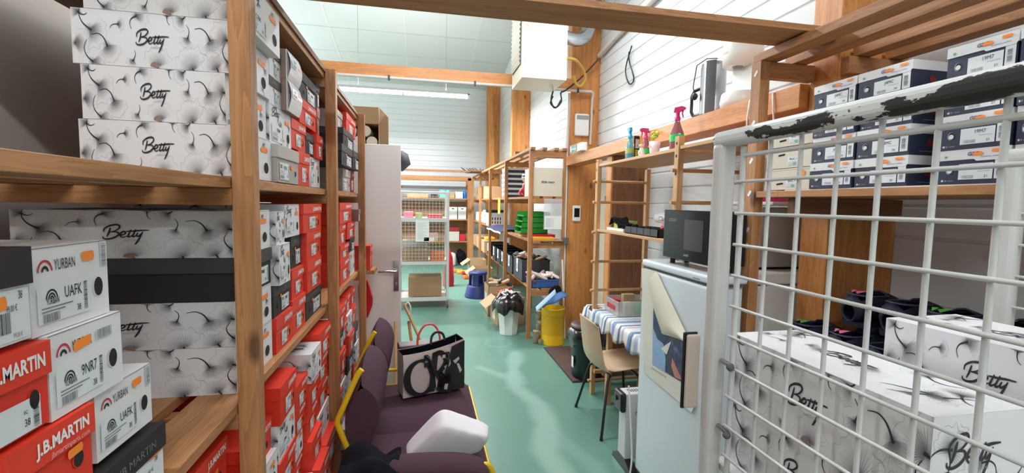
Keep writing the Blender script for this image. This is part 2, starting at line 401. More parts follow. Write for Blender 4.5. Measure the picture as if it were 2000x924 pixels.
def tag(o, label, cat, group=None, kind=None):
    o['label'] = label; o['category'] = cat
    if group: o['group'] = group
    if kind: o['kind'] = kind
    return o
def struct(mb, name, label=None, **k):
    o = mb.build(name, **k); o['kind'] = 'structure'
    return o
def dup(root, loc, rz, label, group=None, scale=None):
    r = root.copy(); COL.objects.link(r); r.location = loc; r.rotation_euler = (0, 0, rz); r['label'] = label
    if group: r['group'] = group
    if scale: r.scale = scale
    for ch in list(root.children):
        c = ch.copy(); COL.objects.link(c); c.parent = r
        for g in list(ch.children):
            d = g.copy(); COL.objects.link(d); d.parent = c
    return r
ORD = ['zeroth', 'first', 'second', 'third', 'fourth', 'fifth', 'sixth', 'seventh', 'eighth', 'ninth', 'tenth', 'eleventh', 'twelfth']
# ------------------------------------------------------------------ room shell
XW, YF = 2.03, 12.45           # right wall, far wall
SL0, SLK = 4.67, 0.18          # ceiling height at the far wall, slope
def ceil_z(y): return SL0 + SLK * (YF - y)
XL, YN = -6.0, -3.2
def siding(wall, length, height, name, pitch=0.135, groove=0.010):
    """horizontal cladding boards with grooves between them; wall(t, d, z) gives a point"""
    mb = MB(); prof = []; z = 0.0
    while z < height:
        prof += [(0, z + 0.006), (0, z + pitch - 0.014), (groove, z + pitch - 0.004), (groove, z + pitch)]
        z += pitch
    P = [[wall(t, d, zz) for d, zz in prof] for t in (0, length)]
    mb.grid(P, 'siding', False)
    return struct(mb, name)
siding(lambda t, d, z: (XW + d, YN + t, z), YF - YN, 7.0, 'wall_right')
siding(lambda t, d, z: (XL + t, YF + d, z), XW - XL, 4.8, 'wall_far', 0.15)
mb = MB(); mb.box(XL - 0.1, YN, 0, XL, YF, 7.2, 'render_wall'); struct(mb, 'wall_left')
mb = MB(); mb.box(XL, YN - 0.1, 0, XW, YN, 7.5, 'render_wall'); struct(mb, 'wall_near')
mb = MB(); y0, y1 = YN, YF + 0.2
mb.add([(XL, y0, ceil_z(y0)), (XW + .1, y0, ceil_z(y0)), (XW + .1, y1, ceil_z(y1)), (XL, y1, ceil_z(y1))], [(0, 3, 2, 1)], 'ceiling')
for x in [-4.85, -3.35, -1.85, -0.35, 1.15]:
    mb.add([(x - .015, y0, ceil_z(y0) - .004), (x + .015, y0, ceil_z(y0) - .004), (x + .015, y1, ceil_z(y1) - .004), (x - .015, y1, ceil_z(y1) - .004)], [(0, 3, 2, 1)], 'ceiling_strip')
y = 11.9
while y > YN:
    z = ceil_z(y) - .003
    mb.add([(XL, y - .006, z), (XW, y - .006, z), (XW, y + .006, z), (XL, y + .006, z)], [(0, 3, 2, 1)], 'ceiling_strip'); y -= 0.95
struct(mb, 'ceiling')
# floor: green resin with pale worn patches (grid carrying its own wear colours)
G0, G1 = sr(98, 140, 126)[:3], sr(146, 176, 165)[:3]
wear_paths = [([(0.98, 4.6), (0.86, 4.1), (0.80, 3.75), (0.92, 3.4), (0.90, 3.05), (0.78, 2.7), (0.82, 2.35), (0.7, 1.9)], 0.085, 0.75),
              ([(0.55, 4.25), (0.72, 4.05), (0.86, 3.8)], 0.05, 0.5), ([(0.9, 2.9), (1.05, 2.5), (1.0, 2.1)], 0.06, 0.3),
              ([(0.75, 2.2), (0.5, 1.8), (0.55, 1.4)], 0.09, 0.3), ([(0.5, 4.9), (0.6, 6.2), (0.55, 7.4)], 0.12, 0.12)]
def seg_d(p, a, b):
    ab = (b[0]-a[0], b[1]-a[1]); t = max(0, min(1, ((p[0]-a[0])*ab[0] + (p[1]-a[1])*ab[1]) / (ab[0]**2 + ab[1]**2)))
    return math.hypot(p[0]-a[0]-ab[0]*t, p[1]-a[1]-ab[1]*t)
from mathutils import noise as mnoise
def floor_col(x, y):
    k = 0.0; n = mnoise.noise(Vector((x*3, y*3, 0))) ; n2 = mnoise.noise(Vector((x*9, y*9, 4)))
    for path, wd, s in wear_paths:
        d = min(seg_d((x, y), path[i], path[i+1]) for i in range(len(path)-1))
        w_ = wd * (1 + 0.6*n + 0.25*n2)
        k = max(k, s * max(0, min(1, (w_*1.3 - d) / (w_*0.8))))
    d = abs(math.hypot((x - 0.86)/1.0, (y - 5.0)/1.1) - 0.14)          # ring mark
    k = max(k, 0.35 * max(0, 1 - d/0.03))
    k += 0.05 * mnoise.noise(Vector((x*1.3, y*1.3, 9)))
    k = max(-0.1, min(1, k))
    return tuple(a + (b-a)*k for a, b in zip(G0, G1))
mb = MB(); P = []; C = []
xs = [XL, -2, -1, -0.5] + [-0.3 + 0.03*i for i in range(54)] + [1.5, 2.1]; ys = [YN, -1, 0, 0.8] + [1.0 + 0.035*i for i in range(130)] + [5.7, 6, 6.5, 7, 7.5, 8, 9, 10, 11, 12.6]
for x in xs:
    P.append([(x, y, 0) for y in ys]); C += [floor_col(x, y) for y in ys]
mb.grid(P, 'printed_floor', False, cols=C); struct(mb, 'floor')
# glulam columns against the right wall
def column(y, z1, nm, lab):
    mb = MB(); mb.box(1.68, y, 0, XW - 0.001, y + 0.14, z1, 'glulam_z')
    for k in range(1, 8): mb.box(1.6795, y - 0.0006, 0, 1.681, y + 0.0, z1, 'pine_z') if k == 1 else None
    o = mb.build(nm, loc=(1.85, y + 0.07, 0)); return o
for i, y in enumerate((1.60, 5.07, 8.54, 12.0)):
    mb = MB(); mb.box(1.68, y, 0, XW - 0.001, y + 0.14, 5.4 if i < 2 else ceil_z(y) - 0.02, 'glulam_z')
    o = mb.build('trim_%d' % (i + 1), loc=(1.85, y + 0.07, 0), bevel=0.004); o['kind'] = 'structure'
# slanting roof brace and pipe at the far corner
mb = MB(); mb.obox((1.72, 11.2, 2.2), (1.72, 11.75, 4.4), 0.10, 0.16, 'glulam_z')
o = mb.build('trim_5'); o['kind'] = 'structure'
# long timber rail along the right wall at 2.1 m
mb = MB(); mb.box(1.64, 1.75, 2.045, 1.82, 5.06, 2.15, 'glulam_y')
o = mb.build('trim_6', loc=(1.73, 3.4, 2.045), bevel=0.003); o['kind'] = 'structure'
# short timber pier under that rail
mb = MB(); mb.box(1.69, 3.84, 0, 2.02, 3.95, 2.04, 'dark_pine_z'); mb.box(1.675, 3.84, 0, 1.69, 3.95, 2.04, 'glulam_z')  # shade under the shelf put into the wood: dark body, pale front edge
o = mb.build('trim_7', loc=(1.85, 3.9, 0)); o['kind'] = 'structure'
# overhead cross planks
mb = MB(); mb.box(-0.95, 1.49, 2.262, 1.66, 1.66, 2.286, 'pine_x')
o = tag(mb.build('overhead_plank', loc=(0.35, 1.57, 2.26), bevel=0.002), 'wide flat wooden plank bridging the aisle at the top edge of the picture', 'plank')
mb = MB(); mb.box(-1.6, 5.0, 2.90, 1.679, 5.06, 3.02, 'glulam_x')
b2 = thing('cross_beam', 'slim wooden beam crossing the room beneath the ceiling heater', 'beam', (0, 5.0, 2.9)); o = mb.build('beam', b2, loc=None); o.location = (0, -5.0, -2.9)
mb = MB(); mb.tube([(-1.6, 4.978, 2.885), (1.9, 4.978, 2.885)], 0.016, 'conduit')
mb.tube([(1.9, 4.978, 2.885), (1.92, 4.985, 2.87), (1.925, 5.02, 2.8), (1.925, 5.045, 2.3)], 0.014, 'conduit')
o = mb.build('conduit', b2); o.location = (0, -5.0, -2.9)
for x in (-0.35, 0.55, 1.72):
    mb = MB(); mb.box(x, 4.958, 2.862, x + 0.02, 5.0, 2.91, 'black_plastic'); o = mb.build('clip', b2); o.location = (0, -5.0, -2.9)
# partition behind the left rack, with the opened door leaf
mb = MB(); mb.box(-1.22, -0.6, 0, -1.16, 3.55, 2.05, 'render_wall'); struct(mb, 'wall_partition')
mb = MB(); mb.box(1.975, 4.02, .25, 2.0, 4.98, 1.86, 'cream_card'); mb.box(1.962, 4.60, 1.62, 1.975, 4.66, 1.70, 'steel'); tag(mb.build('wall_cabinet', loc=(1.99, 4.5, .25), bevel=.006), 'flat cream cabinet door on the right wall behind the ladder shelf', 'cabinet')
dr = thing('door_1', 'plain off-white door leaf standing open at the end of the left rack', 'door', (-0.95, 3.60, 0))
dr['kind'] = 'structure'; del dr['label']; del dr['category']
mb = MB(); mb.box(0.0, 0.0, 0.02, 0.79, 0.04, 2.03, 'white_paint'); mb.build('leaf', dr, bevel=0.003)
mb = MB(); mb.box(0.735, -0.012, 0.90, 0.775, 0.0, 1.14, 'chrome'); mb.tube([(0.755, -0.01, 1.06), (0.755, -0.055, 1.06)], 0.010, 'chrome')
mb.tube([(0.758, -0.055, 1.06), (0.70, -0.06, 1.062), (0.625, -0.05, 1.058)], [0.011, 0.010, 0.008], 'chrome', 10)
mb.tube([(0.755, -0.010, 0.96), (0.755, -0.022, 0.96)], 0.011, 'steel'); mb.build('door_handle', dr, bevel=0.002)
mb = MB(); mb.box(0.788, 0.008, 0.9, 0.792, 0.032, 1.12, 'steel'); mb.build('lock_plate', dr)
# fluorescent fixtures
for k, (x, y, z, wt) in enumerate(FIXTURES):
    zz = z
    lab = ['pair of lit fluorescent tubes hanging before the far wall', 'pair of lit fluorescent tubes above the middle of the aisle', 'pair of lit fluorescent tubes above the near end of the aisle', 'pair of lit fluorescent tubes above the neighbouring aisle', 'unseen pair of fluorescent tubes added to brighten the rack back panel', 'unseen pair of fluorescent tubes added to brighten the far wall'][k]
    t = thing('fluorescent_light', lab, 'ceiling light', (x, y, zz))
    mb = MB(); mb.box(-1.2, -0.03, 0.03, 1.2, 0.03, 0.07, 'white_metal'); mb.build('batten', t)
    for s in (-1, 1):
        mb = MB(); mb.tube([(s*0.02, 0, 0), (s*1.15, 0, 0)], 0.03, 'tube_light', 10); mb.build('tube', t)
        mb = MB(); mb.tube([(s*0.75, 0, 0.07), (s*0.75, 0, ceil_z(y) - zz - 0.012)], 0.003, 'cool_grey', 5); mb.build('wire', t)
        mb = MB(); mb.box(s*1.15 - 0.02, -0.03, -0.03, s*1.15 + 0.02, 0.03, 0.05, 'white_plastic'); mb.build('end_cap', t)
    ld = bpy.data.lights.new('fluorescent_glow', 'AREA'); ld.shape = 'RECTANGLE'; ld.size = 2.3; ld.size_y = 0.16; ld.energy = wt; ld.color = (0.95, 0.98, 1.0)
    lo = bpy.data.objects.new('glow', ld); COL.objects.link(lo); lo.parent = t; lo.location = (0, 0, -0.045)
    l2 = bpy.data.lights.new('fluorescent_glow_up', 'AREA'); l2.shape = 'RECTANGLE'; l2.size = 2.3; l2.size_y = 0.10; l2.energy = wt * 0.12; l2.color = (0.95, 0.98, 1.0)
    lu = bpy.data.objects.new('glow_up', l2); COL.objects.link(lu); lu.parent = t; lu.location = (0, 0, 0.09); lu.rotation_euler = (PI, 0, 0)
# ------------------------------------------------------------------ printed floral cardboard
INK = (0.035, 0.033, 0.04)
def mixc(a, b, t): return tuple(x + (y-x)*t for x, y in zip(a, b))
def motif(mb, fr, W, H, cx, cy, r, ang, dark=1.0, stem=1.0, spread=1.25, bend=0.5, fan=1.0, lite=False):
    cl = lambda a, b: fr.p(min(W, max(0, a)), min(H, max(0, b)), 0)
    def pt(a, b, e): return fr.p(min(W, max(0, a)), min(H, max(0, b)), e)
    n = 6 if lite else 9
    # soft dark heart fading into the paper
    cen = [pt(cx, cy, .0004)]; cols = [INK + (0.85*dark,)]
    k = 12
    for ring, (rr, c) in enumerate(((0.13, 0.62*dark), (0.36, 0.24*dark), (0.80, 0.0))):
        for i in range(k):
            t = 2*PI*i/k; d = abs((t - ang + PI) % (2*PI) - PI); q = r*rr*(1.0 if d < spread else 0.45)
            cen.append(pt(cx + q*math.cos(t), cy + q*math.sin(t), .0004)); cols.append(INK + (c,))
    fs = [(0, 1+i, 1+(i+1) % k) for i in range(k)]
    for a in (0, 1): fs += [(1+a*k+i, 1+a*k+k+i, 1+a*k+k+(i+1) % k, 1+a*k+(i+1) % k) for i in range(k)]
    mb.add(cen, fs, 'print_fade', False, cols)
    # fine veins and a scalloped edge
    if fan > 0.05 and not lite:
        m = 15; edge = []
        for i in range(m + 1):
            t = ang - spread + 2*spread*i/m; R_ = r*(1.0 + 0.06*math.sin(i*2.1) + (0.10 if i % 4 == 0 else 0) - 0.14*abs(i/m - .5))
            ex, ey = cx + R_*math.cos(t), cy + R_*math.sin(t); edge.append((ex, ey))
            bx, by = cx + r*.12*math.cos(t), cy + r*.12*math.sin(t); w_ = 0.0005
            mb.add([pt(bx - w_*math.sin(t), by + w_*math.cos(t), .0006), pt(bx + w_*math.sin(t), by - w_*math.cos(t), .0006), pt(ex*.96+cx*.04, ey*.96+cy*.04, .0006)], [(0, 1, 2)], 'printed_card', False,
                   [mixc(PAPER, INK, .85*fan), mixc(PAPER, INK, .85*fan), mixc(PAPER, INK, .45*fan)])
        c_ = mixc(PAPER, INK, 0.55*fan)
        mb.stroke(fr, edge, 0.0005, 'printed_card', .0007, c_, w1=0.0005, clip=(W, H))
    if stem > 0:
        a = ang + PI; L = r*stem*0.85; pts = [(cx - 0.10*r*math.cos(a), cy - 0.1*r*math.sin(a))]
        for i in range(1, 5):
            t = i/4; aa = a + bend*t*t*0.9; pts.append((cx + L*t*math.cos(aa), cy + L*t*math.sin(aa)))
        mb.stroke(fr, pts, 0.0042*min(1, r/0.05) + .0008, 'printed_card', .0008, mixc(PAPER, INK, 1.0), w1=0.0011, clip=(W, H))
BETTY = [[(1.55,2.95),(1.2,1.6),(.7,.45)], [(.15,1.75),(.3,2.7),(1.6,3.55),(3.1,3.75),(3.55,3.1),(2.7,2.2),(1.5,1.75)],
         [(1.5,1.8),(2.9,1.75),(3.25,1.1),(2.3,.25),(.9,-.15),(0,.05),(-.1,.6)], [(3.3,.85),(4.3,1.05),(4.75,1.6),(4.3,1.9),(3.75,1.45),(3.65,.75),(4.1,.3),(5.0,.7)],
         [(5.95,2.45),(5.5,1.3),(5.25,.55),(5.6,.45),(6.1,.85)], [(7.0,2.55),(6.5,1.3),(6.25,.6),(6.6,.5),(7.0,.9)], [(4.9,1.95),(6.6,2.05),(8.2,2.25),(9.9,2.3)],
         [(7.4,1.6),(7.1,.85),(7.4,.6),(8.3,1.5)], [(8.45,1.85),(7.7,.1),(7.0,-1.2),(6.6,-1.7)]]
def script_betty(mb, fr, x, y, wd, london=True, flip=False):
    k = wd / 10.0
    for st in BETTY: mb.stroke(fr, [(x + a*k, y + b*k) for a, b in st], 0.38*k, 'printed_card', .0012, INK)
    if london: mb.text(fr, 'LONDON', x + 4.3*k, y - .75*k, .45*k, 'light_ink', .0012, sx=1.3)
SPR = random.Random(5)
LONGM = [(.05,.92,.030,2.6,1.0,.9,.6),(.115,.63,.045,-.5,1.0,1.5,-.7),(.215,.36,.040,-1.2,.9,1.4,.8),(.02,.36,.038,.15,1,.0,0),(.285,.76,.018,0,1,1.6,.5),(.375,.12,.020,-2.2,1,1.4,.5),
         (.12,.05,.035,-.6,1,1.7,-.8),(.40,.93,.035,.35,.9,1.1,.9),(.73,.60,.024,-2.0,1,1.5,.6),(.875,.60,.042,-1.1,1,1.4,.7),(.99,.62,.05,2.9,.8,.9,.3),(.99,.2,.04,-.8,.9,1.3,-.7),
         (.53,.03,.045,1.6,.5,.6,.8),(.76,.0,.055,1.9,.6,.3,.6),(.92,.05,.048,2.1,.7,.4,.3),(.70,.95,.03,-2.6,.8,1,.8),(.60,.97,.02,1.5,.8,1.2,.5)]
def floral_face(mb, fr, W, H, motifs, lite=False):
    mb.rect(fr, 0, 0, W, H, 'printed_card', .0002, PAPER)
    for fx, fy, r, a, dk, st, bd in motifs: motif(mb, fr, W, H, fx*W, fy*H, r*(H/.125)**.5, a, dk, st, bend=bd, lite=lite, fan=.9)
def rand_motifs(seed, n, W, H, r0=.03):
    q = random.Random(seed); out = []
    for i in range(n):
        out.append((q.uniform(.03, .97), q.uniform(.05, .95), q.uniform(.6, 1.3)*r0, q.uniform(-3, 3), q.uniform(.6, 1), q.choice([0, 1.1, 1.4, 1.6]), q.uniform(-.9, .9)))
    return out
def hole(mb, fr, x, y, rx, ry, rim='white_card'):
    mb.disc(fr, x, y, rx, ry, rim, .0009, 20); mb.disc(fr, x + rx*.10, y, rx*.86, ry*.93, 'hole_dark', .0013, 20)
def stick(root, fr, x, y, w_=.026, h=.013, m='orange_sticker', rot=0, ink='orange_sticker'):
    mb = MB(); mb.pill(fr, x, y, w_, h, m, .0022, rot); return mb.build('price_sticker', root)
def paper_label(root, fr, x, y, w_, h, code, seed=1, size='38', style=0, e=.0016, rot=0.0):
    mb = MB(); mb.rect(fr, x, y, w_, h, 'label', e); q = e + .0005
    mb.text(fr, code, x + w_*.42, y + h*.62, h*.22, 'black_ink', q, sx=.75, bold=.01)
    mb.text(fr, size, x + w_*.74, y + h*.16, h*.15, 'black_ink', q, sx=.8)
    mb.barcode(fr, x + w_*.05, y + h*.06, w_*.42, h*.2, 'grey_ink', q, seed=seed)
    for i in range(3): mb.rect(fr, x + w_*.05, y + h*(.34 + .085*i), w_*(.5 - .1*(i % 2)), h*.03, 'light_ink', q)
    mb.barcode(fr, x + w_*.90, y + h*.1, w_*.07, h*.8, 'grey_ink', q, vert=True, seed=seed+3)
    if style: mb.rect(fr, x + w_*.06, y + h*.66, w_*.2, h*.22, 'grey_ink', q)
    return mb.build('size_label', root)

PW, PH, PL = 0.20, 0.125, 0.45
def front(W): return Fr((0, 0, 0), (0, 1, 0), (0, 0, 1))
def side_n(L): return Fr((-L, 0, 0), (1, 0, 0), (0, 0, 1))
def side_f(W): return Fr((0, W, 0), (-1, 0, 0), (0, 0, 1))
def topf(L, H): return Fr((-L, 0, H), (1, 0, 0), (0, 1, 0))
def proto(kind, v=0):
    """a shoe box standing with its end at x=0 facing +x; size PL x PW x PH"""
    name = {'floral': 'floral_shoe_box', 'floral_plain': 'floral_shoe_box', 'kids': 'kids_shoe_box'}.get(kind, 'shoe_box')
    L, W, H = PL, PW, PH
    if kind in ('red', 'black', 'grey', 'darklid', 'whitelid', 'greenlabel', 'white', 'brown', 'darkred'): L = 0.34
    if kind == 'kids': L = 0.30
    t = thing(name, '-', 'shoe box'); f = front(W)
    def lidded(bm, lm, lh=.34, ov=.003, round_=False):
        mb = MB(); mb.box(-L, 0, 0, 0, W, H - .002, bm)
        z = H*(1-lh); m2 = MB(); m2.box(-L-ov, -ov, z, ov, W+ov, H, lm); return mb, m2, z
    if kind in ('floral', 'floral_plain'):
        mb = MB(); mb.box(-L, 0, 0, 0, W, H, 'printed_card', PAPER)
        s = side_n(L); floral_face(mb, s, L, H, LONGM); script_betty(mb, s, .40*L, .42*H, .21*L)
        mb.disc(s, .51*L, 0.0, .013, .014, 'brown_card', .0014, 10, 0, PI)
        s = side_f(W); floral_face(mb, s, L, H, LONGM); script_betty(mb, s, .40*L, .42*H, .21*L)
        s = topf(L, H); floral_face(mb, s, L, W, rand_motifs(3, 15, L, W)); script_betty(mb, s, .36*L, .45*W, .24*L)
        if kind == 'floral':
            floral_face(mb, f, W, H, rand_motifs(9 + v, 7, W, H, .024)); script_betty(mb, f, .10*W, .72*H, .36*W, False)
            hole(mb, f, .82*W, .30*H, .13*W*.62, .17*H*.62*1.35)
            mb.rect(f, .0, H*.97, W, H*.008, 'grey_ink', .0009)
        else:
            floral_face(mb, f, W, H, rand_motifs(21, 6, W, H, .035)); script_betty(mb, f, .16*W, .50*H, .52*W)
        mb.build('carton', t)
        if kind == 'floral':
            paper_label(t, f, .08*W, .10*H, .50*W, .42*H, ['C2BK', 'J4SD', 'E7RM'][v % 3], 4 + v)
            stick(t, f, .78*W, .72*H, .20*W, .12*H)
    elif kind in ('red', 'darkred'):
        a, b = ('red_card', 'red_lid') if kind == 'red' else ('dark_red_card', 'dark_red_card')
        mb, m2, z = lidded(a, b)
        if v == 1: mb.text(side_n(L), '1921', .12*L, .12*H, .34*H, 'pale_red_ink', .0008, sx=1.5, slant=.3)
        hole(mb, f, .80*W, .30*H, .10*W*.5, .16*H*.7, 'red_card'); 
        if v == 2: mb.text(f, 'jbmartinparis.com', .08*W, .54*H, .055*H, 'pale_red_ink', .0009)
        mb.build('tray', t)
        m2.text(Fr((.003, 0, 0), (0, 1, 0), (0, 0, 1)), 'J.B.MARTIN', .47*W, .75*H, .135*H, 'white_ink', .0008, sx=.85, bold=.03, anchor='l' if v < 9 else 'c')
        m2.build('lid', t)
        paper_label(t, f, .30*W, .12*H, .34*W, .42*H, '0C38', 3 + v); stick(t, f, .70*W, .50*H, .09*W, .09*H); stick(t, f, .70*W, .30*H, .09*W, .09*H)
        if kind == 'red' and v != 2: pass
    elif kind in ('black', 'darklid', 'greenlabel'):
        mb, m2, z = lidded('black_card' if kind != 'darklid' else 'white_card', 'charcoal_card')
        if kind != 'darklid': hole(mb, f, .22*W, .30*H, .09*W*.5, .15*H*.7, 'black_card')
        mb.build('tray', t); m2.text(Fr((.003, 0, 0), (0, 1, 0), (0, 0, 1)), 'JB MARTIN', .22*W, .77*H, .10*H, 'grey_ink', .0008, sx=1.1, bold=.01); m2.build('lid', t)
        if kind == 'greenlabel':
            m3 = MB(); m3.pill(f, .5*W, .30*H, .9*W, .52*H, 'multicolour_green', .0012); m3.rect(f, .2*W, .22*H, .34*W, .30*H, 'label', .0018); m3.barcode(f, .25*W, .26*H, .22*W, .14*H, 'grey_ink', .0022); m3.build('size_label', t)
        else:
            paper_label(t, f, .44*W, .08*H, .46*W, .46*H, 'L7MB', 6 + v, style=1); stick(t, f, .40*W, .58*H, .10*W, .10*H)
    elif kind in ('grey', 'white', 'whitelid', 'brown'):
        a, b = {'grey': ('grey_card', 'grey_lid'), 'white': ('white_card', 'white_card'), 'whitelid': ('white_card', 'white_card'), 'brown': ('brown_card', 'brown_card')}[kind]
        mb, m2, z = lidded(a, b); m2.rect(Fr((.003, 0, 0), (0, 1, 0), (0, 0, 1)), 0, z - .001, W, .0015, 'grey_ink', .0002)
        if kind == 'whitelid': m2.rect(Fr((.003, 0, 0), (0, 1, 0), (0, 0, 1)), 0, H*.90, W, .1*H, 'charcoal_card', .0006)
        hole(mb, f, .84*W, .30*H, .07*W*.6, .14*H*.6, a); mb.build('tray', t); m2.build('lid', t)
        paper_label(t, f, .08*W, .08*H, .42*W, .46*H, 'KP20', 8 + v, style=1); stick(t, f, .64*W, .46*H, .13*W, .11*H)
    elif kind == 'gloss':
        L = .40; mb = MB(); mb.box(-L, 0, 0, -.004, W, H, 'brown_card'); mb.build('tray', t)
        mb = MB(); P = [[(.0 + .012*math.sin(PI*k/6), y, H*(1 - k/6)) for k in range(7)] for y in (.02*W, W)]; mb.grid(P, 'glossy_white', True)
        mb.box(-.003, 0, 0, .0, W, H, 'white_card'); mb.build('flap', t)
        m3 = MB(); fr2 = Fr((.013, 0, 0), (0, 1, 0), (0, 0, 1)); m3.rect(fr2, .1*W, .45*H, .4*W, .3*H, 'label', .0005); m3.text(fr2, 'UAFK', .2*W, .62*H, .1*H, 'black_ink', .001); m3.barcode(fr2, .14*W, .48*H, .3*W, .1*H, 'grey_ink', .001); m3.build('size_label', t)
        stick(t, fr2, .72*W, .62*H, .14*W, .10*H)
    elif kind == 'yurban':
        L = .30; mb = MB(); mb.box(-L, 0, 0, 0, W, H, 'white_card')
        mb.rect(f, 0, H*.99, W, H*.01, 'grey_ink', .0008)
        mb.arc(f, .17*W, .72*H, .062*W*1.25, .017*W, 'red_ink', .001, ry=1.0, n=16); mb.arc(f, .17*W, .72*H, .032*W, .020*W, 'black_ink', .001, n=12)
        mb.text(f, 'YURBAN', .275*W, .72*H, .135*H, 'black_ink', .001, sx=.58, bold=.0)
        hole(mb, f, .83*W, .40*H, .075*W, .135*H); mb.build('carton', t)
        m3 = MB(); m3.rect(f, .06*W, .12*H, .64*W, .42*H, 'label', .0014)
        m3.arc(f, .22*W, .40*H, .062*W, .013*W, 'black_ink', .002, n=14); m3.arc(f, .22*W, .40*H, .036*W, .013*W, 'black_ink', .002, n=12); m3.arc(f, .22*W, .40*H, .015*W, .012*W, 'black_ink', .002, n=8)
        m3.text(f, 'YURBAN', .155*W, .335*H, .075*H, 'black_ink', .002, sx=.6, bold=.01)
        m3.text(f, 'UAFK' if v == 0 else '9NR7', .37*W, .37*H, .145*H, 'black_ink', .002, sx=.72)
        m3.text(f, '38', .52*W, .17*H, .085*H, 'black_ink', .002, sx=.75)
        for k in range(2): m3.rect(f, .10*W, (.29 - .04*k)*H, (.37 - .1*k)*W, .014*H, 'grey_ink', .002)
        m3.barcode(f, .11*W, .13*H, .20*W, .10*H, 'grey_ink', .002, seed=3); m3.barcode(f, .62*W, .16*H, .045*W, .36*H, 'black_ink', .002, vert=True, seed=4); m3.build('size_label', t)
        if v == 0: stick(t, f, .70*W, .83*H, .17*W, .12*H)
        else: stick(t, f, .40*W, .78*H, .24*W, .12*H, rot=.1)
        m4 = MB(); fa = Fr(f.p(.88*W, .66*H), (0, 1, 0), (0, 0, 1))
        if v == 0: m4.rect(fa, 0, 0, .09*W, .33*H, 'label', .0016); m4.barcode(fa, .01*W, .01*H, .07*W, .31*H, 'grey_ink', .002, vert=True, seed=8)
        else: m4.rect(fa, -.28*W, .08*H, .24*W, .13*H, 'label', .0016); m4.barcode(fa, -.27*W, .085*H, .22*W, .12*H, 'grey_ink', .002, seed=8)
        m4.build('barcode_strip', t)
    elif kind == 'blacklid38':
        L = .30; mb, m2, z = lidded('white_card', 'black_card', .40, .004); mb.build('tray', t)
        if v == 1: m2.text(Fr((.004, 0, 0), (0, 1, 0), (0, 0, 1)), 'JB MARTIN', .25*W, .72*H, .13*H, 'grey_ink', .0008, sx=1.1)
        m2.build('lid', t); m3 = MB(); m3.rect(f, .05*W, .03*H, .93*W, .54*H, 'label', .001)
        m3.text(f, '38', .82*W, .46*H, .09*H, 'black_ink', .0016, sx=.8); m3.text(f, '99.00 €', .64*W, .34*H, .07*H, 'black_ink', .0016, sx=.85)
        m3.barcode(f, .40*W, .12*H, .30*W, .22*H, 'black_ink', .0016, seed=5); m3.text(f, '99,00 €', .72*W, .06*H, .05*H, 'grey_ink', .0016)
        m3.build('size_label', t); stick(t, f, (.52 if v == 0 else .86)*W, (.44 if v == 0 else .62)*H, .26*W, .14*H, rot=.05)
    elif kind == 'redbig':
        L = .30; mb, m2, z = lidded('red_card', 'red_lid', .40, .004); hole(mb, f, .80*W, .36*H, .075*W, .12*H, 'red_card'); mb.build('tray', t)
        fr2 = Fr((.004, 0, 0), (0, 1, 0), (0, 0, 1))
        m2.text(fr2, 'J.B.MARTIN', .93*W, .72*H if v == 0 else .75*H, .17*H if v == 0 else .155*H, 'white_ink', .0008, sx=.98, bold=.035, anchor='r')
        if v == 1: m2.text(fr2, 'jbmartinparis.com', .93*W, .625*H, .075*H, 'pale_red_ink', .0008, sx=1.05, anchor='r', bold=.01)
        m2.build('lid', t)
        if v == 0:
            m3 = MB(); m3.rect(f, .3*W, .02*H, .58*W, .38*H, 'label', .0012); m3.text(f, '38', .66*W, .10*H, .09*H, 'black_ink', .0018); m3.text(f, '0C', .66*W, .24*H, .05*H, 'black_ink', .0018); m3.barcode(f, .78*W, .04*H, .07*W, .32*H, 'black_ink', .0018, vert=True); m3.build('size_label', t)
        else: stick(t, f, .76*W, .50*H, .20*W, .12*H, rot=.05)
    elif kind == 'kids':
        lh = .30; mb = MB(); mb.box(-L, 0, 0, 0, W, H - .002, 'navy_card')
        hole(mb, f, .17*W, .40*H, .055*W, .12*H, 'grey_lid'); mb.disc(f, .175*W, .38*H, .04*W, .07*H, 'white_card', .0016)
        mb.rect(f, .05*W, .07*H, .035*W, .055*H, 'label', .001); mb.rect(f, .10*W, .07*H, .035*W, .055*H, 'grey_ink', .001); mb.text(f, 'f', .06*W, .075*H, .045*H, 'navy_card', .0014); mb.text(f, 'GBB.FR', .15*W, .075*H, .035*H, 'light_ink', .001)
        for fs in (side_n(L), side_f(W)): mb.disc(fs, .25*L if fs.U.x < 0 else .75*L, .42*H, .012, .014, 'deep_red', .001); mb.rect(fs, .12*L if fs.U.x < 0 else .6*L, .12*H, .2*L, .012*H, 'light_ink', .001)
        mb.build('tray', t)
        m2 = MB(); z = H*(1-lh); m2.box(-L-.002, -.002, z, .002, W+.002, H, 'white_card'); f2 = Fr((.002, 0, 0), (0, 1, 0), (0, 0, 1))
        m2.add([f2.p(.56*W, z - .07*H + (0 if k < 2 else .07*H), .0006) if k in (0, 1) else f2.p(.56*W, z, .0006) for k in range(0)] or [f2.p(.58*W, z - .06*H, .0006), f2.p(.98*W, z - .06*H, .0006), f2.p(W, z, .0006), f2.p(.54*W, z, .0006)], [(0, 1, 2, 3)], 'white_card')
        m2.text(f2, 'GBB', .44*W, .80*H, .11*H, 'blue_crate', .0008, bold=.03); m2.text(f2, 'GBB', .47*W, .80*H, .11*H, 'orange_sticker', .0007, bold=.02)
        m2.text(f2, 'Entrance online', .64*W, .73*H, .05*H, 'blue_crate', .0012, slant=.2); m2.disc(f2, .11*W, .80*H, .025*W, .04*H, 'green_dot', .001, 10); m2.build('lid', t)
        m3 = MB(); m3.rect(f, .32*W, .12*H, .50*W, .45*H, 'label', .0014); m3.text(f, 'J4MC' if v == 0 else '19M7', .52*W, .41*H, .11*H, 'black_ink', .002, sx=.8)
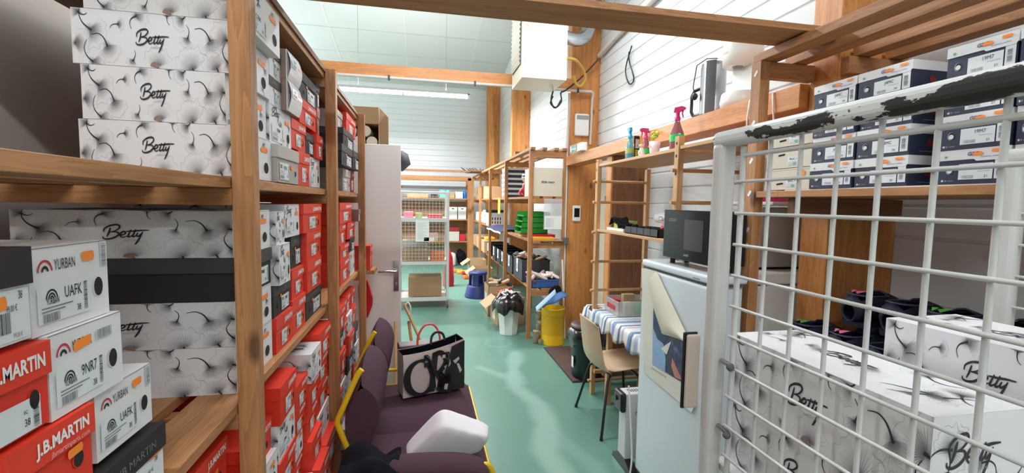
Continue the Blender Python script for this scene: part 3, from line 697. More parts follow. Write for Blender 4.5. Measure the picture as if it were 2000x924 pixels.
        m3.text(f, '20' if v == 0 else '21', .70*W, .17*H, .07*H, 'black_ink', .002); m3.barcode(f, .37*W, .15*H, .18*W, .09*H, 'light_ink', .002)
        m3.rect(f, .60*W, .34*H, .18*W, .012*H, 'light_ink', .002); m3.rect(f, .84*W, .12*H, .14*W, .52*H, 'label', .0016); m3.barcode(f, .87*W, .20*H, .07*W, .34*H, 'grey_ink', .0022, vert=True); m3.build('size_label', t)
        stick(t, f2, .60*W, .84*H, .15*W, .09*H); stick(t, f2, .86*W, .90*H, .14*W, .085*H)
    elif kind == 'cream_drawer':
        L = .30; mb = MB(); mb.box(-L, 0, 0, 0, W, H*.98, 'cream_card'); mb.rect(f, 0, .9*H, W, .01*H, 'grey_ink', .0006)
        mb.pill(f, .36*W, .62*H if v else .28*H, .16*W, .08*H, 'hole_dark', .001, .15); mb.build('carton', t)
        m3 = MB(); m3.rect(f, .50*W, .12*H, .30*W, .36*H, 'label', .0012); m3.text(f, '9HC1', .54*W, .34*H, .11*H, 'black_ink', .0018, sx=.8)
        for k in range(3): m3.rect(f, .52*W, (.16 + .05*k)*H, .22*W, .012*H, 'light_ink', .0018)
        m3.disc(f, .66*W, .18*H, .04*W, .06*H, 'green_dot', .002); m3.build('size_label', t)
        if v == 0: stick(t, f, .86*W, .72*H, .11*W, .3*H)
    t['dims'] = 0
    del t['dims']
    return t
PROTO = {}; USED = set(); PLEN = {}
def get_box(kind, v, loc, rz, size, label, group):
    k = (kind, v)
    if k not in PROTO: PROTO[k] = proto(kind, v)
    sc = (size[0], size[1]/PW, size[2]/PH)
    p = PROTO[k]
    if k not in USED:
        USED.add(k); p.location = loc; p.rotation_euler = (0, 0, rz); p.scale = sc; p['label'] = label; p['group'] = group; return p
    return dup(p, loc, rz, label, group, sc)
DESC = {'floral': 'white floral shoe box', 'red': 'red shoe box', 'darkred': 'dark red shoe box', 'black': 'black shoe box', 'darklid': 'dark-lidded white shoe box', 'greenlabel': 'green-labelled black shoe box',
        'grey': 'grey lidded shoe box', 'white': 'plain white shoe box', 'whitelid': 'white-lidded shoe box', 'brown': 'brown shoe box', 'gloss': 'glossy-flapped shoe box', 'redbig': 'red shoe box'}
def section(z0, items, where, group, rz=0.0, XF=-.455, sgn=1, yr=(1.507, 2.195)):
    """boxes standing on a shelf at height z0, from bottom to top: (kind, variant, u0, u1, vtop, vbottom, how far it sticks out)"""
    placed = []
    for it in items:
        kind, v, u0, u1, vt, vb, dx = it
        X = XF + dx; vm = (vt + vb)/2; um = (u0 + u1)/2
        Y0, Y1 = sorted((ax(u0, vm, X).y, ax(u1, vm, X).y)); zt = ax(um, vt, X).z; zb = ax(um, vb, X).z
        Y0 = max(Y0, yr[0]); Y1 = min(Y1, yr[1])
        best = z0
        for p in placed:
            ov = min(Y1, p[1]) - max(Y0, p[0])
            if ov > .3*min(Y1-Y0, p[1]-p[0]) and p[3] <= zb + .07: best = max(best, p[3])
        H = max(.075, min(.165, zt - best)); z1 = best + H
        for p in placed:                                   # trim against neighbours in the same layer
            if p[2] < z1 - .004 and p[3] > best + .004:
                ov = min(Y1, p[1]) - max(Y0, p[0])
                if ov > 0:
                    if (Y0+Y1) > (p[0]+p[1]): Y0 = p[1] + .001
                    else: Y1 = p[0] - .001
        if Y1 - Y0 < .03: continue
        placed.append([Y0, Y1, best, z1, it, X])
    # layer and order for the labels
    for p in placed:
        lay = 1
        for q in placed:
            if q is not p and q[3] <= p[2] + .01 and min(p[1], q[1]) - max(p[0], q[0]) > .02: lay = max(lay, q[-1] + 1 if isinstance(q[-1], int) else 1)
        p.append(lay)
    for lay in set(p[-1] for p in placed):
        row = sorted([p for p in placed if p[-1] == lay], key=lambda p: p[0])
        for k, p in enumerate(row):
            kind, v = p[4][0], p[4][1]
            lab = '%s, %s, %s layer, %s from left' % (DESC[kind], where, ORD[lay], ORD[k+1])
            j = RND.uniform(-.008, .008)
            get_box(kind, v, (p[5], p[0] + .001, p[2] + .0005), j, (1, p[1]-p[0]-.003, p[3]-p[2]-.001), lab, group)
    return placed
# ------------------------------------------------------------------ left storage rack
LZ = [2.173, 1.649, 1.11, 0.565, 0.06]        # shelf tops (first is the roof board)
LP = [0.02, 1.15, 2.20, 3.25]                  # post positions
rack = thing('storage_rack', 'long wooden shelving rack full of shoe boxes along the left side', 'shelving rack', (-0.75, 1.6, 0))
ro = (0.75, -1.6, 0)
def rp(mb, name, bev=0.0, parent=None):
    o = mb.build(name, parent or rack, bevel=bev); o.location = ro if parent is None else (0, 0, 0); return o
for y in LP:
    mb = MB(); mb.box(-.43, y, 0, -.385, y + .045, 2.19, 'pine_z'); rp(mb, 'post', .002)
    mb = MB(); mb.box(-1.139, y, 0, -1.095, y + .045, 2.14, 'pine_z'); rp(mb, 'post', .002)
    for z in LZ:
        if z == LZ[3] and y > 2: continue
        mb = MB(); mb.box(-1.138, y + .004, z - .065, -.431, y + .04, z - .026, 'pine_x'); rp(mb, 'bearer', .001)
for i, z in enumerate(LZ):
    for k in range(4):
        x1 = -.4325 - k*.155
        if i == 0 and k > 0: continue
        y0 = -.3 if i not in (0, 2) else (.89 if i == 2 else 1.12)
        mb = MB(); mb.box(x1 - .112, y0, z - .025, x1, 1.195 if i == 3 else LP[-1] + .06, z, 'pine_y'); rp(mb, 'shelf_board', .0015)
mb = MB(); mb.box(-1.05, .87, LZ[2] - .072, -.4325, .91, LZ[2] - .036, 'pine_x'); rp(mb, 'bearer')
for k in range(4):
    x1 = -.4325 - k*.155; mb = MB(); mb.box(x1 - .112, -.3, 1.0745, x1, .885, 1.0995, 'pine_y'); rp(mb, 'shelf_board', .0015)
mb = MB(); mb.box(-1.06, 1.13, LZ[0] - .002, -.425, 3.31, LZ[0] + .018, 'dark_pine_y'); rp(mb, 'roof_board')
mb = MB(); mb.box(-1.06, 1.20, LZ[1], -.44, 3.24, LZ[1] + .004, 'hardboard_brown'); rp(mb, 'hardboard_sheet')
mb = MB(); mb.box(-1.158, -.3, .02, -1.14, 3.30, 2.62, 'hardboard'); rp(mb, 'back_panel')
for y0, y1 in ((1.20, 3.29),):
    pass
# near bay: floral boxes with their long sides towards the camera
def at(kind, v, x, y, z, rz, size, label, group=None): return get_box(kind, v, (x, y, z), rz, size, label, group or 'shoe boxes on the left rack')
G1_ = 'shoe boxes on the left rack'
YE1 = ax(526, 300, -.455).y; YE2 = ax(528, 520, -.455).y
print('YE', YE1, YE2, [round(ax(515, v, -.455).z, 3) for v in (346, 266, 186, 104, 410, 487, 559, 635, 712)])
z_ = LZ[1] + .0045
# long-side views: (u of the left edge, v at the top right)
up = [(.1225, -.45), (.1225, -.462), (.1225, -.452), (.1225, -.47)]
lefts = [(156, 290), (160, 190), (141, 90), (163, 20)]
for k in range(4):
    yf = 1.215; xl = ay(lefts[k][0], lefts[k][1], yf).x; L = (up[k][1] - xl)/PL
    at('floral', k % 3, up[k][1] + (.05 if k == 3 else 0), yf, z_ + .0005, 0, (L + (.11 if k == 3 else 0), YE1 - yf, up[k][0]-.001), 'white floral shoe box behind the near post, upper stack, %s up' % ORD[k+1]); z_ += up[k][0]
z_ = LZ[2]
lows = [('floral', .121), ('floral', .114), ('black', .109), ('floral', .114)]
for k, (kd, h) in enumerate(lows):
    yf = 1.215; xl = -.94 + .01*k; Lk = PL if kd == 'floral' else .34
    at(kd, k % 3 if kd == 'floral' else 0, -.455, yf, z_ + .0005, 0, ((-.455 - xl)/Lk, YE2 - yf, h-.001), '%s shoe box behind the near post, lower stack, %s up' % ('white floral' if kd == 'floral' else 'plain black', ORD[k+1])); z_ += h
# foreground stacks in the open near bay (faces towards the aisle)
FG = [('yurban', 0, -.455, 55, 213, 467, 610, 'white shoe box marked UAFK topping the nearest stack, round hole at right'),
      ('blacklid38', 0, -.448, -100, 60, 479, 660, 'black-lidded white shoe box at the left edge, topmost of its stack'),
      ('yurban', 1, -.448, 92, 240, 604, 743, 'white shoe box marked 9NR7, second down in the nearest stack'),
      ('redbig', 0, -.446, -90, 96, 660, 823, 'red shoe box with round hole and cut-off lettering at the left edge'),
      ('yurban', 0, -.456, 183, 297, 705, 820, 'white shoe box marked UAFK, lower one beside the red lettered lids'),
      ('redbig', 1, -.446, 0, 181, 782, 925, 'red shoe box with white lettering and web address, low in the nearest stack'),
      ('blacklid38', 1, -.450, 185, 320, 821, 935, 'black-lidded shoe box at the foot of the nearest stack above the slats')]
for kd, v, x, uL, uR, vt, vb, lab in FG:
    vm = (vt + vb)/2; y1 = ax(uR, vm, x).y; y0 = ax(uL, vm, x).y; z1 = ax(uR, vt, x).z; z0 = ax(uR, vb, x).z
    print('FG', lab[:40], round(y0, 3), round(y1, 3), round(z0, 3), round(z1, 3))
    at(kd, v, x, y0, z0 + .0004, 0, (1, y1-y0-.003, z1-z0-.001), lab)
# shelf under the near bay: red boxes seen below the boards
z_ = LZ[3]
for k in range(4):
    h = .117
    for j, y in enumerate((.56, .76, .96)):
        if k < 3 and j == 0: continue
        at('redbig' if j == 1 else 'red', 1 if j == 1 else 2, -.452 - .01*(k % 2), y + .004*k, z_ + .0005, 0, (1, .185, h-.001), 'red shoe box under the near slats, %s up in the %s stack' % (ORD[k+1], ORD[j+1]))
    z_ += h
# first full bay
section(LZ[1] + .004, [('grey',0,531,582,287,351,.02),('red',0,582,604,298,359,0),('floral',1,604,628,310,364,0),('black',0,628,649,322,368,.0),
  ('floral',2,525,568,213,281,0),('red',0,568,596,238,294,0),('black',1,596,612,262,302,0),('red',1,612,649,270,319,.012),
  ('darklid',0,525,548,155,212,0),('gloss',0,552,584,160,222,.02),('red',0,585,617,202,258,.006),('red',0,618,646,222,270,.0),
  ('darklid',0,525,547,96,152,0),('gloss',0,552,583,104,165,.02),('black',0,585,617,152,203,.004),('black',1,617,643,175,218,0)], 'top shelf of first bay', G1_)
section(LZ[2], [('red',2,534,570,612,680,.006),('red',2,570,597,578,643,.004),('black',0,597,628,560,612,.0),('floral',0,629,649,536,586,0),
  ('black',1,532,569,549,608,0),('red',0,569,593,522,580,0),('red',0,594,626,506,560,.012),('black',0,628,640,496,536,0),('red',0,641,650,492,532,0),
  ('floral',2,535,566,477,548,.02),('black',0,567,592,458,515,-.01),('red',0,593,625,452,506,.010),('greenlabel',0,626,645,455,497,0),('black',1,645,652,452,492,0),
  ('floral',2,530,555,413,480,.012),('floral',0,556,584,399,459,0),('red',0,592,626,398,452,.012),('whitelid',0,627,647,409,454,0)], 'middle shelf of first bay', G1_)
def run(z0, y0, y1, levels, where, protr=.03, seed=1, w=(.16, .2), hh=(.110, .1165), longest=0.0):
    """stacks of shoe boxes along a shelf where only their tops and ends show"""
    q = random.Random(seed); y = y0; col = 0
    while y < y1 - .12:
        wd = min(q.uniform(*w), y1 - y); z = z0; col += 1
        for k, kinds in enumerate(levels):
            kd = kinds[(col - 1) % len(kinds)]
            if kd is None: break
            h = q.uniform(*hh); v = {'floral': q.randrange(3), 'red': q.choice([0, 0, 1, 2])}.get(kd, 0)
            get_box(kd, v, (-.455 + q.uniform(-.012, protr) + longest*(k == 0), y + .002, z + .0005), q.uniform(-.012, .012), (1, wd - .008, h - .001),
                    '%s, %s, %s layer, %s from left' % (DESC[kd], where, ORD[k+1], ORD[col]), G1_)
            z += h
        y += wd
# third shelf of the first bay: tops show below the shelf edge
LOWK = [[('floral', 0), ('red', 0), ('red', 2), ('floral', 2)], [('red', 0), ('floral', 1), ('red', 0), ('floral', 0)], [('floral', 1), ('red', 0), ('red', 2), ('floral', 2)], [('red', 0), ('red', 2), ('black', 0), ('red', 0)], [('floral', 2), ('red', 0), ('red', 2), ('red', 0)]]
for ci, (y0, y1, dx, kinds, h) in enumerate(((1.205, 1.405, .03, [('floral', 0), ('red', 0), ('floral', 1), ('red', 2)], .100), (1.415, 1.595, .04, [('red', 0), ('red', 2), ('floral', 2), ('red', 1)], .1185),
        (1.602, 1.765, .03, [('red', 0), ('floral', 0), ('red', 0), ('red', 2)], .099), (1.772, 1.945, .035, [('red', 0), ('red', 0), ('red', 2), ('floral', 1)], .1135), (1.952, 2.185, .03, [('floral', 1), ('red', 0), ('red', 2), ('red', 0)], .120))):
    z_ = LZ[4]
    for k, (kd, v) in enumerate(LOWK[ci] + kinds):
        hh_ = .1262 if k < 4 else h
        j_ = RND.uniform(-.02, .012) + (.03 if k < 4 else 0); get_box(kd, v, (-.455 + dx + j_, y0, z_ + .0005), RND.uniform(-.008, .008), (1, y1 - y0 - .006, hh_ - .001), '%s, floor shelf of first bay, %s layer, %s from left' % (DESC[kd], ORD[k+1], ORD[ci+1]), G1_); z_ += hh_
# second bay
section(LZ[1] + .004, [('grey',0,669,683,331,371,0),('darkred',0,684,694,334,371,.0),('white',0,695,703,337,371,0),('grey',0,704,714,337,372,.0),
  ('black',0,667,688,287,331,.04),('black',1,689,703,298,334,.03),('grey',0,704,712,322,340,0),('red',0,710,719,287,320,.02),
  ('black',0,670,690,258,288,.03),('white',0,691,702,262,298,.01),('white',0,703,712,268,300,.01),
  ('grey',0,658,669,219,256,.0),('red',1,676,693,229,258,.02),('gloss',0,694,704,236,262,.01),('grey',0,705,716,252,286,.0)], 'top shelf of second bay', G1_, yr=(2.25, 3.245))
section(LZ[2], [('red',0,664,682,505,530,.0),('floral',0,683,697,488,516,0),('floral',1,698,708,480,508,0),
  ('red',0,664,681,476,505,.0),('black',0,682,692,462,500,.0),('floral',1,693,702,460,490,.0),('red',0,704,712,478,512,.05),
  ('red',0,662,674,436,478,.0),('red',1,675,692,434,470,.012),('grey',0,695,706,444,478,.02),
  ('red',1,663,686,396,437,.012),('black',0,687,693,396,434,.0),('floral',2,694,703,394,430,.0),('brown',0,700,716,408,446,.05)], 'middle shelf of second bay', G1_, yr=(2.25, 3.245))
run(LZ[4], 2.255, 3.24, [('red','black'), ('floral','red'), ('grey','floral','red'), ('white','red','floral'), ('red','floral','red','black','floral','red'), ('red','red','floral','red','black','floral'), ('red','black','red','floral','red','red'), ('floral','red','red','red','red','red')], 'floor shelf of second bay', .04, 9, hh=(.117, .124))
# two red boxes standing on end at the far post, sticking out of the rack
for k, y in enumerate((3.33, 3.42)):
    pass
# ------------------------------------------------------------------ helpers for single things
def one(mb, name, label, cat, loc, group=None, kind=None, **k):
    return tag(mb.build(name, loc=loc, **k), label, cat, group, kind)
def P_(mb, name, root, **k): return mb.build(name, root, **k)
# ------------------------------------------------------------------ timber rack on the right with the children's boxes
rr = thing('timber_rack', 'slat-topped pine rack at the right holding navy children shoe boxes', 'shelving rack', (1.7, 1.0, 0))
def rq(mb, name, bev=.002): o = mb.build(name, rr, bevel=bev); o.location = (-1.7, -1.0, 0); return o
for y in (1.705, .10):
    mb = MB(); mb.box(1.40, y, 0, 1.446, y + .055, 2.218, 'pine_z'); rq(mb, 'post')
for y, x0, x1 in ((1.71, 1.447, 1.675), (1.565, 1.69, 1.975), (.11, 1.447, 1.975)):
    mb = MB(); mb.box(x0, y, 2.15, x1, y + .035, 2.218, 'pine_x'); rq(mb, 'top_bearer')
for k, (x, y1) in enumerate(((1.405, 1.76), (1.565, 1.76), (1.725, 1.585), (1.885, 1.585))):
    mb = MB(); mb.box(x, .08, 2.22, x + (.072 if k else .085), y1, 2.255, 'pine_y'); rq(mb, 'roof_slat')
mb = MB(); mb.box(1.405, .12, 1.642, 1.975, 1.575, 1.668, 'pine_y'); mb.box(1.405, 1.575, 1.642, 1.67, 1.70, 1.668, 'pine_y'); rq(mb, 'shelf_board')
mb = MB(); mb.box(1.42, .12, 1.6685, 1.96, 1.56, 1.6715, 'white_card'); rq(mb, 'shelf_liner', 0)
mb = MB(); mb.box(1.447, 1.535, 1.575, 1.975, 1.57, 1.64, 'dark_pine_x'); rq(mb, 'shelf_bearer')
mb = MB(); mb.box(1.447, 1.545, .94, 1.975, 1.58, .998, 'pine_x'); rq(mb, 'shelf_bearer')
mb = MB(); mb.box(1.405, .12, 1.0, 1.975, 1.585, 1.025, 'pine_y'); rq(mb, 'shelf_board')
fx = Fr((1.3995, 1.76, 0), (0, -1, 0), (0, 0, 1))
for z, sy in ((2.17, .035), (1.96, .03), (1.80, .035), (1.66, .03), (1.50, .03), (1.43, .04)):
    mb = MB(); mb.pill(fx, .028, z, .028, .014, 'paper', .0006, .9); rq(mb, 'sticker', 0)
# children's boxes
KG = 'navy children shoe boxes on the timber rack'
XK = 1.42; zk = 1.672; hk = .0925
cols = [(1590, 1673, 4, 0), (1675, 1780, 4, 0), (1841, 1978, 4, 1), (1983, 2090, 5, 0)]
cn = ['left', 'middle left', 'middle right', 'right']
for ci, (u0, u1, n, v) in enumerate(cols):
    for k in range(n):
        vm = 364 - 50*k*.5
        ya, yb = ax(u0, 260, XK).y, ax(u1, 260, XK).y
        code = 'J4MC' if v == 0 else '19M7'
        lab = 'navy shoe box marked %s on the timber rack, %s column, %s up' % (code, cn[ci], ORD[k+1])
        if ci == 3: lab = 'navy shoe box at the right edge of the picture, %s up in its column' % ORD[k+1]
        jx = RND.uniform(-.008, .008)
        get_box('kids', v, (XK + jx, ya, zk + k*hk + .0004), PI + RND.uniform(-.006, .006), (1, ya - yb - .004, hk - .001), lab, KG)
for k in range(3):
    ya, yb = ax(1496, 330, XK).y, ax(1584, 330, XK).y
    get_box('cream_drawer', k % 2, (XK + .002*k, ya, zk + k*.086 + .0004), PI, (1, ya - yb - .004, .085), 'cream shoe box at the left end of the timber rack shelf, %s from bottom' % ORD[k+1], 'cream boxes on the timber rack')
# navy clogs piled on the lower shelf
def clog(name, label, loc, rz, ry=0.0, rx=0.0, tagc=None):
    t = thing(name, label, 'clog', loc, rz, 'navy clogs on the timber rack'); t.rotation_euler = (0, 0, rz)
    mb = MB(); n = 14; secs = []
    # x from heel (0) to toe (.27); cross sections with the mouth open between x=0.01 and .15
    prof = [(0.0, .020, .055), (.015, .036, .085), (.05, .042, .10), (.09, .043, .10), (.13, .045, .095), (.17, .050, .082), (.21, .050, .064), (.245, .042, .045), (.268, .022, .03), (.275, .004, .015)]
    rows = []
    for x, hw, h in prof:
        row = []
        for j in range(n):
            a = -PI/2 + 2*PI*j/n
            row.append((x, hw*math.cos(a), max(0, h/2 + h/2*math.sin(a)) if x > .14 else (h/2 + h/2*math.sin(a))))
        rows.append(row)
    P = [r + [r[0]] for r in rows]
    # upper: drop the top faces over the mouth
    vs = [p for r in P for p in r]; fs = []; m = n + 1
    for i in range(len(P) - 1):
        for j in range(n):
            top = 5 <= j <= 8 and 1 <= i <= 3
            if not top: fs.append((i*m+j, (i+1)*m+j, (i+1)*m+j+1, i*m+j+1))
    mb.add(vs, fs, 'navy_foam', True); o = mb.build('upper', t)
    md = o.modifiers.new('s', 'SOLIDIFY'); md.thickness = .006; md.offset = -1
    t.scale = (1.0, 1.12, 1.1)
    mb = MB(); mb.tube([(.012, 0, .088), (.02, .026, .088), (.05, .036, .086), (.10, .037, .086), (.14, .03, .084), (.155, 0, .086), (.14, -.03, .084), (.10, -.037, .086), (.05, -.036, .086), (.02, -.026, .088)], .0035, 'foam_rim', 6, closed=True); mb.build('rim', t)
    mb = MB(); mb.prism([(x_, y_, -.002) for x_, y_ in [(-.004, -.02), (.02, -.04), (.12, -.044), (.2, -.052), (.26, -.034), (.28, 0), (.26, .034), (.2, .052), (.12, .044), (.02, .04), (-.004, .02)]], (0, 0, -.016), 'navy_foam'); mb.build('sole', t)
    if tagc:
        mb = MB(); mb.add([(.03, .02, .09), (.06, .04, .096), (.05, .015, .10)], [(0, 1, 2)], tagc); mb.add([(.03, .0, .09), (.065, -.01, .10), (.05, .02, .096)], [(0, 1, 2)], tagc); mb.build('hang_tag', t)
    return t
ci_ = 0
for lv, (z, x, ys2) in enumerate(((1.046, 1.475, (1.50, 1.35, 1.20, 1.05, .90)), (1.185, 1.56, (1.38, 1.235, 1.09, .95)), (1.046, 1.80, (1.50, 1.34, 1.18, 1.02)))):
    for k, y in enumerate(ys2):
        clog('foam_clog', 'dark navy foam clog, %s of the clog pile, %s from the left' % (['bottom front row', 'upper row', 'back row'][lv], ORD[k+1]), (x + RND.uniform(-.03, .02), y, z), RND.uniform(-.05, .03), 0, 0, 'green_tag' if (k + lv) % 3 == 0 else ('pink' if (k + lv) % 3 == 1 else None)); ci_ += 1
# white appliances behind the rack
t = thing('chest_freezer', 'white chest freezer standing behind the timber rack against the wall', 'freezer', (1.73, 2.03, 0))
mb = MB(); mb.box(-.23, -.24, .03, .23, .24, 1.24, 'white_plastic'); mb.build('body', t, bevel=.01)
mb = MB(); mb.box(-.24, -.25, 1.245, .235, .25, 1.30, 'white_plastic'); mb.build('lid', t, bevel=.008)
for a in (-.2, .2):
    mb = MB(); mb.box(a - .02, -.22, 0, a + .02, .22, .03, 'black_plastic'); mb.build('foot', t)
t = thing('appliance_case', 'plain grey-white appliance case on top of the chest freezer', 'appliance', (1.75, 2.04, 1.302))
mb = MB(); mb.box(-.17, -.17, 0.01, .19, .2, .30, 'grey_lid'); mb.build('case', t, bevel=.01)
mb = MB(); mb.box(-.171, -.02, .12, -.168, .16, .24, 'cool_grey'); mb.box(-.15, -.15, 0, .17, .18, .012, 'black_plastic'); mb.build('vent', t)
# ------------------------------------------------------------------ roll cage in the foreground
cg = thing('roll_cage', 'chipped white steel roll cage with wire mesh side in the right foreground', 'roll cage', (1.0, .6, 0))
def cq(mb, name, **k): o = mb.build(name, cg, **k); o.location = (-1.0, -.6, 0); return o
def cage_side(X, yf, yn, z0, z1, r, near):
    q = .0185
    m1 = 'post_enamel' if near else 'white_metal'
    mb = MB(); mb.box(X - r, yf - r, .12, X + r, yf + r, z1 - r, m1); cq(mb, 'post', bevel=r*.75, seg=4)
    mb = MB(); mb.box(X - r, yn - r, .12, X + r, yn + r, z1 - r, m1); cq(mb, 'post', bevel=r*.75, seg=4)
    mb = MB(); mb.box(X - r, yn - r, z1 - 2*q, X + r, yf + r, z1, 'rail_enamel' if near else 'white_metal'); cq(mb, 'top_rail', bevel=q*.75, seg=4)
ZT = 1.776
cage_side(.70, .957, .16, .1, ZT, .022, True)
YR = ax(1972, 450, 1.34).y
cage_side(1.34, YR, .18, .1, ax(1972, 292, 1.34).z, .020, False)
def mesh_panel(X, ya, yb, zs, ys, r, name='mesh_panel', m='white_metal', zx=.03):
    mb = MB()
    for y in ys: mb.tube([(X, y, zs[0] - .03), (X, y, zs[-1] + zx)], r, m, 8)
    for z in zs: mb.tube([(X - r*1.7, ya, z), (X - r*1.7, yb, z)], r*.85, m, 8)
    return mb
ys0 = [ax(u, 394, .70).y for u in (1443, 1495, 1553, 1624, 1706, 1814, 1944)]
ys_ = ys0 + [ys0[-1] - .062*k for k in (1, 2, 3, 4)]
zs_ = [CAMZ + .70*s for s in (.131 - .0957*k for k in range(0, 15))]
zs_ = [ax(1500, v, .70).z for v in (351.5, 420, 487, 554)]
dz = (zs_[0] - zs_[3])/3
zz_ = sorted([zs_[0] + dz*0] + [zs_[0] - dz*k for k in range(1, 14)])
mbp = mesh_panel(.70 + .006, ys_[0] + .008, .18, zz_, ys_[1:], .0042, zx=1.742 - zz_[-1]); mbp.tube([(.706, ys_[0], .85), (.706, ys_[0], 1.735)], .0065, 'white_metal'); mbp.tube([(.706, ys_[0], 1.715), (.706, .18, 1.715)], .005, 'white_metal')
cq(mbp, 'mesh_panel')
mbp = mesh_panel(1.345, YR - .02, .2, [.3 + .072*k for k in range(19)], [YR - .05 - .07*k for k in range(8)], .004); cq(mbp, 'mesh_panel')
for z in (1.235, 1.075):
    mb = MB(); mb.tube([(.70, ys_[0] + .03, z), (.695, ys_[0] - .012, z + .002)], .006, 'steel'); mb.blob((.69, ys_[0] - .014, z), .009, 'gasket'); cq(mb, 'clamp_bolt')
mb = MB(); mb.box(.645, .984, ax(1378, 815, .67).z, .682, .994, ax(1378, 662, .67).z, 'plate_enamel'); cq(mb, 'latch_plate', bevel=.006)
mb = MB(); mb.box(.641, .9945, ax(1378, 815, .67).z - .004, .680, 1.001, ax(1378, 662, .67).z + .004, 'black_metal'); cq(mb, 'latch_bracket', bevel=.003)
mb = MB(); mb.box(.72, .18, .955, 1.30, .97, .97, 'white_metal'); cq(mb, 'cage_shelf'); mb = MB(); mb.box(.69, .16, .12, 1.335, .98, .16, 'white_metal'); cq(mb, 'base')
for x in (.74, 1.28):
    for y in (.24, .90):
        mb = MB(); mb.tube([(x - .015, y, .05), (x + .015, y, .05)], .05, 'black_plastic', 14); mb.box(x - .02, y - .02, .05, x + .02, y + .02, .12, 'steel'); cq(mb, 'caster')
# floral cartons inside the cage
cz = .971
for k, (h, dx, w_) in enumerate(((.158, .0, .20), (.163, .0, .20))):
    get_box('floral_plain', 0, (.752 + dx, .515, cz), -PI/2, (.99, w_, h - .001), 'large white floral carton inside the cage, %s one of the left pile' % ('upper' if k else 'lower'), 'floral cartons inside the roll cage'); cz += h
cz = .971
for k, (h, dx) in enumerate(((.13, .02), (.13, 0), (.137, .0))):
    get_box('floral_plain', 0, (.995 + dx, .42, cz), -PI/2 + .03, (.80, .20, h - .001), 'white floral carton in the right pile of the cage, %s from bottom' % ORD[k+1], 'floral cartons inside the roll cage'); cz += h
# ------------------------------------------------------------------ fridge with its poster, microwave
fr_ = thing('refrigerator', 'white refrigerator with a peeling poster on its door', 'refrigerator', (1.5, 1.98, 0))
def fq(mb, name, **k): o = mb.build(name, fr_, **k); o.location = (-1.5, -1.98, 0); return o
mb = MB(); mb.box(1.255, 1.69, .05, 1.36, 2.285, 1.262, 'fridge_white'); fq(mb, 'cabinet', bevel=.006)
mb = MB(); mb.box(1.20, 1.675, .10, 1.25, 2.292, 1.255, 'fridge_white'); fq(mb, 'door', bevel=.012, seg=3)
mb = MB(); mb.box(1.215, 1.68, 1.256, 1.355, 2.288, 1.268, 'gasket'); fq(mb, 'seal')
mb = MB(); mb.box(1.198, 1.672, 1.268, 1.372, 2.296, 1.305, 'fridge_white'); fq(mb, 'top_cap', bevel=.012, seg=3)
mb = MB(); mb.box(1.1965, 1.76, 1.276, 1.199, 1.81, 1.284, 'cool_grey'); fq(mb, 'badge')
for y in (1.74, 2.24):
    mb = MB(); mb.box(1.24, y - .03, 0, 1.35, y + .03, .05, 'black_plastic'); fq(mb, 'foot')
# poster: sheet with one corner peeled down
po = thing('poster', 'cream paper poster peeling off the refrigerator door, upper corner curled down', 'poster', (1.19, 2.0, .9))
def pq(mb, name, **k): o = mb.build(name, po, **k); o.location = (-1.19, -2.0, -.9); return o
def fp(u, v, x=1.194): return ax(u, v, x)
mb = MB(); q = [fp(1253, 523), fp(1283, 530), fp(1300, 566), fp(1320, 608), fp(1340, 650), fp(1355, 680), fp(1357, 792, 1.193), fp(1350, 806, 1.191), fp(1304, 766, 1.1935), fp(1257, 728)]
mb.add(q, [tuple(range(len(q)))], 'poster_paper'); o = pq(mb, 'sheet')
m = mat('painting', sr(40, 50, 90), 0.35); n = m.node_tree.nodes; l = m.node_tree.links
tc = n.new('ShaderNodeTexCoord'); t1 = n.new('ShaderNodeTexNoise'); t1.inputs['Scale'].default_value = 9; t1.inputs['Detail'].default_value = 3; t1.inputs['Distortion'].default_value = 1.5
cr = n.new('ShaderNodeValToRGB'); cr.color_ramp.elements[0].position = .32; cr.color_ramp.elements[0].color = sr(20, 24, 44); cr.color_ramp.elements[1].position = .70; cr.color_ramp.elements[1].color = sr(150, 90, 120)
e = cr.color_ramp.elements.new(.5); e.color = sr(50, 44, 78); e = cr.color_ramp.elements.new(.6); e.color = sr(70, 90, 150)
l.new(tc.outputs['Object'], t1.inputs['Vector']); l.new(t1.outputs['Fac'], cr.inputs['Fac']); l.new(cr.outputs['Color'], n['Principled BSDF'].inputs['Base Color'])
mat('wash_blue', sr(140, 172, 214), .4, var=.25, vscale=14); mat('ink_navy', sr(34, 48, 92), .4, var=.3, vscale=20)
mb = MB(); X1 = 1.1920
q = [fp(1276, 600, X1), fp(1293, 652, X1), fp(1330, 665, X1), fp(1338, 672, X1), fp(1338, 751, X1), fp(1274, 711, X1)]; mb.add(q, [tuple(range(6))], 'painting'); X1 = 1.1912
q = [fp(1275, 640, X1), fp(1284, 662, X1), fp(1296, 672, X1), fp(1300, 700, X1), fp(1299, 727, X1), fp(1274, 711, X1)]; mb.add(q, [tuple(range(6))], 'wash_blue')
q = [fp(1276, 600, X1), fp(1293, 652, X1), fp(1306, 657, X1), fp(1296, 673, X1), fp(1284, 655, X1), fp(1276, 640, X1)]; mb.add(q, [tuple(range(6))], 'ink_navy'); X1 = 1.1904
q = [fp(1311, 667, X1), fp(1302, 693, X1), fp(1291, 681, X1), fp(1301, 673, X1)]; mb.add(q, [(0, 1, 2, 3)], 'poster_paper')
q = [fp(1313, 699, X1), fp(1320, 715, X1), fp(1332, 742, X1), fp(1318, 737, X1), fp(1311, 715, X1)]; mb.add(q, [tuple(range(5))], 'rose_leather'); pq(mb, 'painted_print')
a = fp(1271, 719, 1.1915); b = fp(1338, 762, 1.1915)
